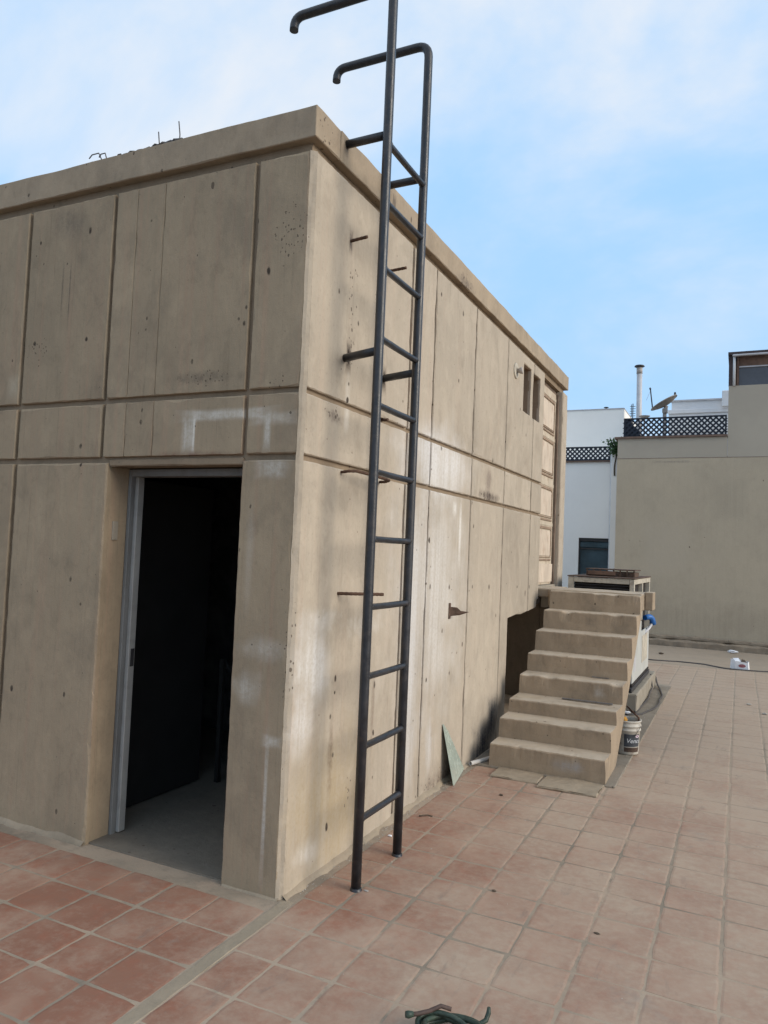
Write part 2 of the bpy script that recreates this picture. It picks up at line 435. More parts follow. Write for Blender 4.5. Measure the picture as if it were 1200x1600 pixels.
M['block'] = concrete('block_concrete', (0.33, 0.285, 0.225), (0.28, 0.245, 0.195), (0.31, 0.26, 0.2), (), 0.1, 0.6, 0.0)
M['kerb'] = concrete('kerb_concrete', (0.30, 0.24, 0.175), (0.25, 0.20, 0.15), (0.27, 0.2, 0.15), (), 0.1, 1.2, 0.0, grime=0.8)
M['inside_floor'] = concrete('inside_floor_concrete', (0.22, 0.185, 0.145), (0.17, 0.145, 0.115), (0.2, 0.165, 0.125), (), 0.0, 1.0, 0.0)


def grout_mat():
    k = NT('grout', 0.95, 0, 0.15)
    n1 = k.noise(k.pos((1, 1, 0)), 0.9, 6, 0.62, 0.4)
    c = k.mix(k.rng(n1, 0.36, 0.62), (0.235, 0.195, 0.148), (0.385, 0.300, 0.222))
    n2 = k.noise(k.pos(), 7.0, 5, 0.65)
    c = k.mix(k.math('MULTIPLY', k.rng(n2, 0.5, 0.70), 0.55), c, (0.175, 0.145, 0.112))
    n4 = k.noise(k.pos(), 2.6, 5, 0.65, 0.6)
    c = k.mix(k.math('MULTIPLY', k.rng(n4, 0.48, 0.66), 0.85), c, (0.395, 0.295, 0.215))
    n3 = k.noise(k.pos(), 90, 3, 0.7)
    c = k.mix(k.math('MULTIPLY', k.rng(n3, 0.5, 0.75), 0.25), c, (0.18, 0.15, 0.125))
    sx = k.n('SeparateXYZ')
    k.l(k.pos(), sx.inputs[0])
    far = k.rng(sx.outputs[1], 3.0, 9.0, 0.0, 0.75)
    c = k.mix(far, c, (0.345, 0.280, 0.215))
    nb = k.bump(k.noise(k.pos(), 70, 4, 0.7), 0.4, 0.004)
    return k.done(c, 0.95, nb)


def tile_mat():
    k = NT('terracotta_tile', 0.8, 0, 0.3)
    rnd = k.n('ObjectInfo').outputs['Random']
    # world position decides the clay shade too, so that the joined far tiles vary as well
    wn = k.noise(k.pos((1, 1, 0)), 2.9, 2, 0.4)
    c = k.mix(k.rng(rnd, 0, 1, 0, 1, False), (0.250, 0.118, 0.076), (0.290, 0.160, 0.108))
    c = k.mix(k.math('MULTIPLY', k.rng(wn, 0.45, 0.7), 0.6), c, (0.40, 0.262, 0.185))
    n0 = k.noise(k.pos((1, 1, 0)), 9, 5, 0.62, 0.4)
    c = k.mix(k.math('MULTIPLY', k.rng(n0, 0.45, 0.72), 0.55), c, (0.30, 0.118, 0.072))
    # dusty film, thicker with distance; the tint also gets paler to the right
    sx = k.n('SeparateXYZ')
    k.l(k.pos(), sx.inputs[0])
    far = k.rng(sx.outputs[1], -0.4, 7.0, 0.0, 0.42)
    side = k.rng(sx.outputs[0], -0.5, 1.3, -0.24, 0.20)
    dn = k.noise(k.pos((1, 1, 0)), 1.7, 8, 0.66, 0.3)
    d = k.math('ADD', k.math('ADD', k.rng(dn, 0.30, 0.72, 0.12, 0.66), far), side)
    dn2 = k.noise(k.pos((1, 1, 0)), 23, 6, 0.7)
    d = k.math('ADD', d, k.rng(dn2, 0.35, 0.7, -0.14, 0.14))
    d = k.math('MINIMUM', k.math('MAXIMUM', d, 0.0), 0.86)
    c = k.mix(d, c, (0.415, 0.322, 0.238))
    # scuffs and drips
    sc = k.noise(k.pos((7, 2.0, 0), (3, 3, 0)), 1.6, 6, 0.7, 0.8)
    c = k.mix(k.math('MULTIPLY', k.rng(sc, 0.57, 0.74), 0.38), c, (0.165, 0.135, 0.115))
    gs = k.noise(k.pos((1, 1, 0), (9, 2, 0)), 2.4, 7, 0.7)
    c = k.mix(k.math('MULTIPLY', k.rng(gs, 0.58, 0.72), 0.40), c, (0.225, 0.205, 0.18))
    sp = k.pits(26, 0.06, 0.02, 0.09)
    c = k.mix(k.math('MULTIPLY', sp, 0.5), c, (0.10, 0.075, 0.06))
    hgt = k.math('ADD', k.math('MULTIPLY', k.noise(k.pos(), 60, 3, 0.65), 0.2), k.noise(k.pos(), 9, 3, 0.6))
    nb = k.bump(hgt, 0.30, 0.008)
    return k.done(c, k.rng(dn, 0.3, 0.7, 0.62, 0.9), nb)


def plain(name, col, rough=0.8, metallic=0.0, spec=0.3, var=0.12, nscale=6.0, bump=0.15, bscale=80, dirt=None, dirt_amt=0.4, stretch=(1, 1, 1)):
    k = NT(name, rough, metallic, spec)
    n1 = k.noise(k.pos(stretch), nscale, 6, 0.62)
    lo = tuple(x * (1 - var) for x in col)
    hi = tuple(min(1, x * (1 + var)) for x in col)
    c = k.mix(k.rng(n1, 0.3, 0.7), lo, hi)
    if dirt:
        n2 = k.noise(k.pos(stretch, (4, 2, 9)), nscale * 1.7, 7, 0.68)
        c = k.mix(k.math('MULTIPLY', k.rng(n2, 0.48, 0.70), dirt_amt), c, dirt)
    nb = k.bump(k.noise(k.pos(), bscale, 4, 0.65), bump, 0.003)
    r = k.rng(n1, 0.3, 0.7, max(0, rough - 0.1), min(1, rough + 0.1))
    return k.done(c, r, nb)


M['grout'] = grout_mat()
M['tile'] = tile_mat()
M['strip'] = concrete('mortar_strip', (0.34, 0.270, 0.195), (0.29, 0.235, 0.17), (0.31, 0.24, 0.17), (), 0.0, 0.5, 0.0)
M['steel'] = plain('black_painted_steel', (0.018, 0.019, 0.023), 0.38, 0.0, 0.5, 0.3, 14, 0.3, 70, (0.075, 0.055, 0.045), 0.38)
M['rebar'] = plain('rusty_rebar', (0.105, 0.060, 0.040), 0.9, 0.2, 0.3, 0.35, 30, 0.6, 90, (0.05, 0.03, 0.025), 0.6)
M['frame'] = plain('grey_painted_frame', (0.185, 0.185, 0.18), 0.55, 0, 0.4, 0.15, 5, 0.1, 60, (0.11, 0.10, 0.09), 0.5, (1, 1, 0.4))
M['frame_light'] = plain('pale_painted_frame', (0.34, 0.33, 0.31), 0.5, 0, 0.4, 0.1, 5, 0.1, 60, (0.2, 0.19, 0.17), 0.4)
M['black'] = plain('black_paint', (0.022, 0.021, 0.020), 0.85, 0, 0.2, 0.2)
M['dark_wall'] = plain('shade_dark_plaster', (0.11, 0.105, 0.105), 0.95, 0, 0.1, 0.3)  # shade of the unlit room put into the plaster colour
M['maroon'] = plain('maroon_paint', (0.06, 0.016, 0.013), 0.8, 0, 0.2)
M['void_dark'] = plain('dark_void_wall', (0.055, 0.045, 0.04), 0.95, 0, 0.1, 0.4, 5, 0.6, 25)  # shade under the floor and landing put into a near-black colour
M['brick'] = plain('raw_brick', (0.26, 0.12, 0.075), 0.9, 0, 0.2, 0.35, 14, 0.5, 50)
M['old_door'] = plain('cream_old_door', (0.50, 0.42, 0.32), 0.7, 0, 0.3, 0.10, 7, 0.3, 50, (0.30, 0.20, 0.13), 0.65, (1, 1, 0.4))
M['old_door_panel'] = plain('cream_old_door_panel', (0.56, 0.46, 0.36), 0.65, 0, 0.3, 0.10, 6, 0.3, 50, (0.33, 0.21, 0.14), 0.55, (1, 1, 0.5))
M['door_line'] = plain('moulding_worn', (0.26, 0.18, 0.125), 0.8, 0, 0.2, 0.25, 16, 0.3, 60, (0.5, 0.42, 0.34), 0.5)
M['old_frame'] = plain('brown_door_frame', (0.16, 0.115, 0.085), 0.85, 0, 0.2, 0.25, 8, 0.4, 50, (0.4, 0.33, 0.26), 0.35, (1, 1, 0.4))
M['tan'] = concrete('tan_plaster', (0.470, 0.393, 0.290), (0.435, 0.365, 0.272), (0.42, 0.34, 0.25), [((2, 13, 0.5), (9, 0.3, 0.45), (0.30, 0.25, 0.19), 0.35, 0.95, 0.8, 4), ((0.7, 13, 3.66), (0.5, 0.1, 0.03), (0.29, 0.25, 0.20), 0.55, 0.9, 0.9, 9), ((0.55, 13, 1.9), (0.5, 0.1, 0.6), (0.46, 0.39, 0.30), 0.5, 0.5, 0.3, 4), ((1.7, 13, 2.9), (0.35, 0.1, 0.45), (0.38, 0.32, 0.24), 0.5, 0.5, 0.3, 4)], 0.45, 0.25, 0.0, grime=0.12, mott=0.3)
M['tan_smooth'] = plain('tan_plaster', (0.415, 0.355, 0.275), 0.95, 0, 0.15, 0.06, 0.7, 0.3, 50, (0.36, 0.31, 0.245), 0.45)
M['tan_up'] = plain('grey_tan_plaster', (0.415, 0.365, 0.295), 0.95, 0, 0.15, 0.05, 0.7, 0.3, 50, (0.365, 0.32, 0.265), 0.3)
M['white'] = plain('white_paint', (0.90, 0.87, 0.82), 0.85, 0, 0.2, 0.03, 0.6, 0.15, 50, (0.83, 0.80, 0.755), 0.3)
M['white2'] = plain('offwhite_paint', (0.68, 0.68, 0.69), 0.85, 0, 0.2, 0.04, 1, 0.15, 50, (0.58, 0.57, 0.56), 0.3)
M['cap'] = plain('brown_coping', (0.17, 0.115, 0.09), 0.85, 0, 0.2, 0.2)
M['roof_dark'] = plain('dark_roof_edge', (0.07, 0.055, 0.055), 0.8, 0, 0.2, 0.2)
M['timber'] = plain('brown_timber', (0.17, 0.105, 0.075), 0.8, 0, 0.2, 0.25, 9, 0.3, 60, (0.09, 0.06, 0.05), 0.5)
M['lattice'] = plain('dark_lattice', (0.022, 0.028, 0.042), 0.7, 0, 0.3, 0.2)
M['pipe'] = plain('pale_pipe', (0.62, 0.62, 0.62), 0.6, 0, 0.35, 0.06, 4, 0.1, 50, (0.42, 0.40, 0.37), 0.35)
M['galv'] = plain('galvanised_pipe', (0.50, 0.49, 0.50), 0.55, 0.1, 0.4, 0.08, 4, 0.1, 50, (0.35, 0.32, 0.3), 0.4)
M['dish'] = plain('grey_dish', (0.40, 0.36, 0.33), 0.6, 0.0, 0.4, 0.08, 5, 0.1, 50, (0.25, 0.2, 0.17), 0.35)
M['dark_metal'] = plain('dark_metal', (0.05, 0.048, 0.05), 0.6, 0.3, 0.4, 0.2)
M['ac_white'] = plain('ac_white_panel', (0.46, 0.46, 0.43), 0.55, 0, 0.4, 0.06, 4, 0.1, 50, (0.45, 0.40, 0.33), 0.4, (1, 1, 0.5))
M['ac_cream'] = plain('ac_cream_frame', (0.47, 0.42, 0.34), 0.7, 0, 0.3, 0.15, 8, 0.2, 50, (0.2, 0.15, 0.11), 0.6)
M['ac_dark'] = plain('ac_dark_inside', (0.035, 0.03, 0.028), 0.9, 0, 0.2, 0.3)
M['rust'] = plain('rusty_sheet', (0.10, 0.065, 0.048), 0.9, 0.1, 0.25, 0.4, 14, 0.5, 60, (0.19, 0.13, 0.10), 0.5)
M['blue'] = plain('blue_plastic', (0.025, 0.14, 0.42), 0.5, 0, 0.4, 0.15)
M['cable'] = plain('grey_cable', (0.085, 0.075, 0.07), 0.7, 0, 0.3, 0.2)
M['paper'] = plain('white_card', (0.78, 0.78, 0.80), 0.8, 0, 0.2, 0.05)
M['print_red'] = plain('faded_red_print', (0.30, 0.11, 0.12), 0.8, 0, 0.2, 0.3, 60)
M['bucket'] = plain('white_bucket_plastic', (0.50, 0.46, 0.39), 0.55, 0, 0.35, 0.10, 9, 0.1, 50, (0.24, 0.19, 0.15), 0.65)
M['label'] = plain('dark_label', (0.045, 0.05, 0.058), 0.5, 0, 0.4, 0.2, 20)
M['ink'] = plain('white_ink', (0.55, 0.56, 0.57), 0.6, 0, 0.3, 0.15, 30)
M['pink_ink'] = plain('pink_ink', (0.68, 0.52, 0.57), 0.6, 0, 0.3, 0.05)
M['ochre'] = plain('ochre_sponge', (0.40, 0.20, 0.045), 0.95, 0, 0.1, 0.25, 30, 0.8, 60)
M['wood'] = plain('brown_stick', (0.11, 0.055, 0.035), 0.85, 0, 0.2, 0.3, 30)
M['grey_strip'] = plain('grey_metal_strip', (0.15, 0.135, 0.125), 0.6, 0.2, 0.4, 0.2, 20)
M['pvc'] = plain('grey_pvc', (0.50, 0.47, 0.43), 0.5, 0, 0.4, 0.1)
M['hose'] = plain('green_hose', (0.030, 0.048, 0.034), 0.5, 0, 0.4, 0.35, 40, 0.3, 90, (0.09, 0.10, 0.07), 0.4)
M['hose_rust'] = plain('brownish_hose', (0.085, 0.055, 0.045), 0.7, 0, 0.3, 0.3, 40)
M['street'] = plain('street_ground', (0.16, 0.15, 0.14), 0.95, 0, 0.1, 0.2, 0.05)
M['roofing'] = plain('roof_screed', (0.30, 0.27, 0.23), 0.95, 0, 0.1, 0.2, 2)
M['crumb'] = plain('mortar_crumb', (0.42, 0.38, 0.33), 0.95, 0, 0.1, 0.2, 30)
M['twig'] = plain('dry_twig', (0.10, 0.075, 0.055), 0.9, 0, 0.1, 0.3, 30)
M['leaf'] = plain('creeper_leaf', (0.045, 0.095, 0.030), 0.6, 0, 0.3, 0.5, 9)


def glass_mat(name, col, rough=0.06, metallic=0.0):
    k = NT(name, rough, metallic, 0.6)
    n1 = k.noise(k.pos(), 2.5, 4, 0.6)
    return k.done(k.mix(k.rng(n1, 0.3, 0.7), tuple(x * 0.8 for x in col), tuple(x * 1.2 for x in col)))


M['pane'] = glass_mat('teal_window_glass', (0.050, 0.085, 0.105), 0.10)
M['pane_dark'] = glass_mat('dark_window_glass', (0.050, 0.055, 0.070), 0.22)
M['shard'] = plain('greenish_glass', (0.36, 0.40, 0.335), 0.25, 0, 0.5, 0.08, 9, 0.05, 50)


# ------------------------------------------------------------------ object helpers
def link(name, me, mat=None, parent=None):
    o = bpy.data.objects.new(name, me)
    COL.objects.link(o)
    if mat is not None and me is not None:
        me.materials.append(M[mat] if isinstance(mat, str) else mat)
    if parent is not None:
        o.parent = parent
        # meshes are written in world coordinates; undo the parent's own place
        o.matrix_parent_inverse = parent_inv(parent)
    return o


def parent_inv(p):
    mw = Matrix.Translation(p.location) @ p.rotation_euler.to_matrix().to_4x4()
    q = p.parent
    while q is not None:
        mw = Matrix.Translation(q.location) @ q.rotation_euler.to_matrix().to_4x4() @ q_inv(p) @ mw
        p, q = q, q.parent
    return mw.inverted()


def q_inv(p):
    return p.matrix_parent_inverse.copy()


def mesh(name, verts, faces, mat=None, parent=None, smooth=False):
    me = bpy.data.meshes.new(name)
    me.from_pydata([tuple(v) for v in verts], [], faces)
    me.update()
    if smooth:
        for p in me.polygons:
            p.use_smooth = True
    return link(name, me, mat, parent)


def bm_obj(name, bm, mat=None, parent=None, smooth=False):
    bmesh.ops.recalc_face_normals(bm, faces=bm.faces)
    me = bpy.data.meshes.new(name)
    bm.to_mesh(me)
    bm.free()
    if smooth:
        for p in me.polygons:
            p.use_smooth = True
    return link(name, me, mat, parent)


def thing(name, loc, label, cat, group=None):
    o = bpy.data.objects.new(name, None)
    COL.objects.link(o)
    o.empty_display_size = 0.1
    o.location = loc
    return tag(o, label, cat, group)


def tag(o, label, cat, group=None):
    o['label'] = label
    o['category'] = cat
    if group:
        o['group'] = group
    return o


def structure(o):
    o['kind'] = 'structure'
    return o


def add_box(bm, x0, x1, y0, y1, z0, z1, bevel=0.0, seg=1):
    r = bmesh.ops.create_cube(bm, size=1.0)
    vs = r['verts']
    for v in vs:
        v.co = Vector((x0 + (v.co.x + .5) * (x1 - x0), y0 + (v.co.y + .5) * (y1 - y0), z0 + (v.co.z + .5) * (z1 - z0)))
    if bevel > 0:
        es = list({e for v in vs for e in v.link_edges})
        bmesh.ops.bevel(bm, geom=es, offset=bevel, segments=seg, affect='EDGES', profile=0.5)
    return vs


def box(name, x0, x1, y0, y1, z0, z1, mat, parent=None, bevel=0.0, seg=1):
    bm = bmesh.new()
    add_box(bm, x0, x1, y0, y1, z0, z1, bevel, seg)
    return bm_obj(name, bm, mat, parent)


def rough_box(name, x0, x1, y0, y1, z0, z1, mat, parent=None, cell=0.045, amp=0.004, bevel=0.008, edge=1.0, seed=0):
    """a cast block with worn arrises: a gridded box, rounded and displaced by noise"""
    def div(a, b):
        n = max(2, int(round((b - a) / cell)))
        xs = [a + (b - a) * i / n for i in range(n + 1)]
        return [a, a + bevel] + xs[1:-1] + [b - bevel, b]
    X, Y, Z = div(x0, x1), div(y0, y1), div(z0, z1)
    verts, idx, faces = [], {}, []

    def vid(i, j, k):
        key = (i, j, k)
        if key not in idx:
            p = Vector((X[i], Y[j], Z[k]))
            ends = sum((i in (0, len(X) - 1), j in (0, len(Y) - 1), k in (0, len(Z) - 1)))
            c = Vector(((x0 + x1) / 2, (y0 + y1) / 2, (z0 + z1) / 2))
            if ends >= 2:      # arris: pull in, unevenly
                q = Vector((seed * 3.1, seed * 1.7, 0))
                w = bevel * (0.55 + 1.1 * edge * max(0.0, noise.noise(p * 9 + q) + 0.25 * noise.noise(p * 37 + q)))
                if i in (0, len(X) - 1):
                    p.x += w * (1 if i == 0 else -1) * 0.7
                if j in (0, len(Y) - 1):
                    p.y += w * (1 if j == 0 else -1) * 0.7
                if k in (0, len(Z) - 1):
                    p.z += w * (1 if k == 0 else -1) * 0.7
            p += amp * noise.noise_vector(p * 5.0 + Vector((seed, 0, 0))) + amp * 0.4 * noise.noise_vector(p * 19.0)
            idx[key] = len(verts)
            verts.append(p)
        return idx[key]
    nx, ny, nz_ = len(X) - 1, len(Y) - 1, len(Z) - 1
    for i in range(nx):
        for j in range(ny):
            faces.append((vid(i, j, 0), vid(i, j + 1, 0), vid(i + 1, j + 1, 0), vid(i + 1, j, 0)))
            faces.append((vid(i, j, nz_), vid(i + 1, j, nz_), vid(i + 1, j + 1, nz_), vid(i, j + 1, nz_)))
    for i in range(nx):
        for k in range(nz_):
            faces.append((vid(i, 0, k), vid(i + 1, 0, k), vid(i + 1, 0, k + 1), vid(i, 0, k + 1)))
            faces.append((vid(i, ny, k), vid(i, ny, k + 1), vid(i + 1, ny, k + 1), vid(i + 1, ny, k)))
    for j in range(ny):
        for k in range(nz_):
            faces.append((vid(0, j, k), vid(0, j, k + 1), vid(0, j + 1, k + 1), vid(0, j + 1, k)))
            faces.append((vid(nx, j, k), vid(nx, j + 1, k), vid(nx, j + 1, k + 1), vid(nx, j, k + 1)))
    return mesh(name, verts, faces, mat, parent)


def add_tube(bm, pts, rad, seg=12, cap=True):
    pts = [Vector(p) for p in pts]
    rads = rad if isinstance(rad, (list, tuple)) else [rad] * len(pts)
    rings = []
    t0 = (pts[1] - pts[0]).normalized()
    up = Vector((0, 0, 1)) if abs(t0.z) < 0.9 else Vector((1, 0, 0))
    nrm = t0.cross(up).normalized()
    prev = t0
    for i, p in enumerate(pts):
        if i == 0:
            t = t0
        elif i == len(pts) - 1:
            t = (pts[i] - pts[i - 1]).normalized()
        else:
            t = ((pts[i + 1] - pts[i]).normalized() + (pts[i] - pts[i - 1]).normalized()).normalized()
        nrm = prev.rotation_difference(t) @ nrm
        nrm = (nrm - t * nrm.dot(t)).normalized()
        bi = t.cross(nrm)
        prev = t
        rings.append([bm.verts.new(p + rads[i] * (math.cos(a) * nrm + math.sin(a) * bi)) for a in [2 * math.pi * k / seg for k in range(seg)]])
    for a, b in zip(rings, rings[1:]):
        for k in range(seg):
            f = bm.faces.new((a[k], a[(k + 1) % seg], b[(k + 1) % seg], b[k]))
            f.smooth = True
    if cap:
        bm.faces.new(rings[0][::-1])
        bm.faces.new(rings[-1])


def tube(name, pts, rad, mat, parent=None, seg=12):
    bm = bmesh.new()
    add_tube(bm, pts, rad, seg)
    return bm_obj(name, bm, mat, parent)


def arc(c, a, b, r, n=6):
    """bend from direction a to direction b round corner c"""
    c, a, b = Vector(c), Vector(a).normalized(), Vector(b).normalized()
    p0, p2 = c - a * r, c + b * r
    out = []
    for i in range(n + 1):
        t = i / n
        out.append((1 - t) ** 2 * p0 + 2 * t * (1 - t) * c + t * t * p2)
    return out


def lathe(name, prof, centre, mat, parent=None, seg=28):
    bm = bmesh.new()
    rings = []
    for r, z in prof:
        if r < 1e-5:
            rings.append([bm.verts.new((centre[0], centre[1], centre[2] + z))])
        else:
            rings.append([bm.verts.new((centre[0] + r * math.cos(2 * math.pi * k / seg), centre[1] + r * math.sin(2 * math.pi * k / seg), centre[2] + z)) for k in range(seg)])
    for a, b in zip(rings, rings[1:]):
        for k in range(seg):
            if len(a) == 1 and len(b) == 1:
                continue
            if len(a) == 1:
                bm.faces.new((a[0], b[k], b[(k + 1) % seg]))
            elif len(b) == 1:
                bm.faces.new((a[k], a[(k + 1) % seg], b[0]))
            else:
                bm.faces.new((a[k], a[(k + 1) % seg], b[(k + 1) % seg], b[k]))
    for f in bm.faces:
        f.smooth = True
    return bm_obj(name, bm, mat, parent)


def text_mesh(body, size):
    cu = bpy.data.curves.new('lettering', 'FONT')
    cu.body = body
    cu.size = size
    cu.align_x = 'CENTER'
    cu.shear = 0.25
    to = bpy.data.objects.new('lettering', cu)
    COL.objects.link(to)
    dg = bpy.context.evaluated_depsgraph_get()
    me = bpy.data.meshes.new_from_object(to.evaluated_get(dg))
    bpy.data.objects.remove(to)
    return me


# ------------------------------------------------------------------ ground and terrace
structure(box('ground', -400, 400, -400, 600, -9.0, -8.0, 'street'))
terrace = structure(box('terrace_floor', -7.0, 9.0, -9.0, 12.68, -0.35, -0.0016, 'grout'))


def in_view_area(x, y):
    d = Vector((x, y, 0)) - CAM_LOC
    z = d.dot(CAM_F)
    if z < 0.3:
        return 0
    u = 600 + 1167.4 * d.dot(CAM_R) / z
    v = 800 - 1167.4 * d.dot(CAM_U) / z
    if -60 < u < 1260 and v < 1660:
        return abs(d.z) / z ** 3
    return 0


def tile_mesh(sx, sy, seed):
    """one hand-made clay tile: pillowed top, worn corners"""
    rnd = random.Random(seed)
    hx, hy = sx / 2, sy / 2
    n = 5
    out, top = [], []
    cs = [(-hx, -hy), (hx, -hy), (hx, hy), (-hx, hy)]
    for i in range(4):
        a, b = cs[i], cs[(i + 1) % 4]
        for k in range(n):
            t = (k + 0.0) / n
            x = a[0] + (b[0] - a[0]) * t
            y = a[1] + (b[1] - a[1]) * t
            jx, jy = rnd.uniform(-.0022, .0022), rnd.uniform(-.0022, .0022)
            if k == 0:
                jx -= math.copysign(rnd.uniform(.001, .006), x)
                jy -= math.copysign(rnd.uniform(.001, .006), y)
            out.append((x + jx, y + jy))
    v = [(x, y, -0.012) for x, y in out] + [(x, y, -0.0014) for x, y in out]
    v += [(x * (1 - .010 / hx), y * (1 - .010 / hy), 0) for x, y in out]
    N = len(out)
    f = []
    for r in range(2):
        for k in range(N):
            f.append((r * N + k, r * N + (k + 1) % N, (r + 1) * N + (k + 1) % N, (r + 1) * N + k))
    f.append(tuple(range(2 * N, 3 * N)))
    me = bpy.data.meshes.new('tile')
    me.from_pydata(v, [], f)
    me.materials.append(M['tile'])
    return me


P = 0.2655
cells = []
rows_r = [0.092 + P * k for k in range(-8, 38)]
cols_r = [0.068] + [0.265 + P * k for k in range(0, 19)]
for i in range(len(cols_r) - 1):
    for j in range(len(rows_r) - 1):
        x0, x1, y0, y1 = cols_r[i], cols_r[i + 1], rows_r[j], rows_r[j + 1]
        if x1 < 1.2 and y0 > 7.60:
            pass
        elif x1 < 1.2 and y1 > 2.70 and not (x0 < 1.05 and y1 < 2.80 and False):
            if y0 < 2.62 and y1 < 2.9:
                y1 = 2.66
                if y1 - y0 < 0.08:
                    continue
            else:
                continue
        cells.append((x0, x1, y0, y1))
rows_l = [-0.095 - 0.268 * k for k in range(0, 8)]
cols_l = [0.0 - 0.264 * k for k in range(0, 24)]
for i in range(len(cols_l) - 1):
    for j in range(len(rows_l) - 1):
        cells.append((cols_l[i + 1], cols_l[i], rows_l[j + 1], rows_l[j]))
cells.sort(key=lambda c: -in_view_area((c[0] + c[1]) / 2, (c[2] + c[3]) / 2))
JG = 0.0110
full = [tile_mesh(P - JG, P - JG, s) for s in range(6)]
part_tiles = {}
rest_v, rest_f = [], []
n_own = 0
for (x0, x1, y0, y1) in cells:
    vis = in_view_area((x0 + x1) / 2, (y0 + y1) / 2)
    w, h = x1 - x0, y1 - y0
    key = (round(w, 2), round(h, 2))
    if abs(w - P) < 0.006 and abs(h - P) < 0.006:
        me = random.choice(full)
    else:
        if key not in part_tiles:
            part_tiles[key] = tile_mesh(w - JG, h - JG, 99)
        me = part_tiles[key]
    cx = (x0 + x1) / 2 + random.uniform(-.003, .003)
    cy = (y0 + y1) / 2 + random.uniform(-.003, .003)
    rz = random.uniform(-.012, .012)
    tilt = (random.uniform(-.002, .002), random.uniform(-.002, .002))
    cz = random.uniform(-.0004, .0008)
    if abs(w - h) < 0.006:
        rz += math.pi / 2 * random.randrange(4)
    if vis > 0 and n_own < 300:
        o = bpy.data.objects.new('tile', me)
        COL.objects.link(o)
        o.parent = terrace
        o.location = (cx, cy, cz)
        o.rotation_euler = (tilt[0], tilt[1], rz)
        n_own += 1
    else:
        mt = Matrix.Translation((cx, cy, cz)) @ Matrix.Rotation(rz, 4, 'Z')
        b = len(rest_v)
        rest_v += [tuple(mt @ v.co) for v in me.vertices]
        rest_f += [tuple(b + q for q in p.vertices) for p in me.polygons]
o = mesh('tile_field', rest_v, rest_f, 'tile', terrace)
o['kind'] = 'stuff'

# mortar strip that continues the side wall's line, fillets at the wall feet, concrete pad
rough_box('mortar_strip', 0.002, 0.066, -2.2, 0.03, -0.02, 0.0005, 'strip', terrace, 0.05, 0.003, 0.003, 1.5, 3)


def fillet(name, pts, w, h, parent, seed=0, mat='strip'):
    """a lumpy cement fillet along a wall foot; pts give the wall line, w goes to the right of travel"""
    verts, faces = [], []
    n = 0
    for a, b in zip(pts, pts[1:]):
        a, b = Vector(a), Vector(b)
        L = (b - a).length
        k = max(2, int(L / 0.04))
        d = (b - a).normalized()
        s = Vector((d.y, -d.x, 0))
        for i in range(k + 1):
            p = a + d * (L * i / k)
            q = p * 6 + Vector((seed, 0, 0))
            ww = w * (0.65 + 0.7 * noise.noise(q) + 0.35 * noise.noise(q * 3.3))
            hh = h * (0.8 + 0.7 * noise.noise(q + Vector((5, 5, 0))))
            ww, hh = max(.006, ww), max(.004, hh)
            verts += [p - s * 0.006 + Vector((0, 0, hh)), p + s * ww * 0.35 + Vector((0, 0, hh * 0.55)), p + s * ww + Vector((0, 0, -0.001)), p + s * ww * 1.05 + Vector((0, 0, -0.012))]
            if i:
                for r in range(3):
                    faces.append((n - 4 + r, n + r, n + r + 1, n - 4 + r + 1))
            n += 4
    return mesh(name, verts, faces, mat, parent, True)


fillet('cement_fillet', [(0, 2.66, 0), (0, 0.02, 0)][::-1], 0.045, 0.030, terrace, 1)
fillet('cement_fillet', [(-6.5, 0, 0), (-1.25, 0, 0)], 0.030, 0.040, terrace, 2)
fillet('cement_fillet', [(-0.33, 0, 0), (-0.01, 0, 0)], 0.015, 0.012, terrace, 4)
pad = structure(rough_box('concrete_pad', 0.02, 1.115, 2.66, 7.62, -0.03, 0.012, 'pad', None, 0.09, 0.004, 0.006, 1.5, 5))

# ------------------------------------------------------------------ concrete roof building
bld = thing('concrete_building', (0, 0, 0), 'board-marked concrete roof building with grooved wall panels and open doorway', 'building')
ZG1, ZG2, ZT = (2.392, 2.421), (2.064, 2.095), 3.588
PT = 0.022     # panels stand this far proud of the groove bottom


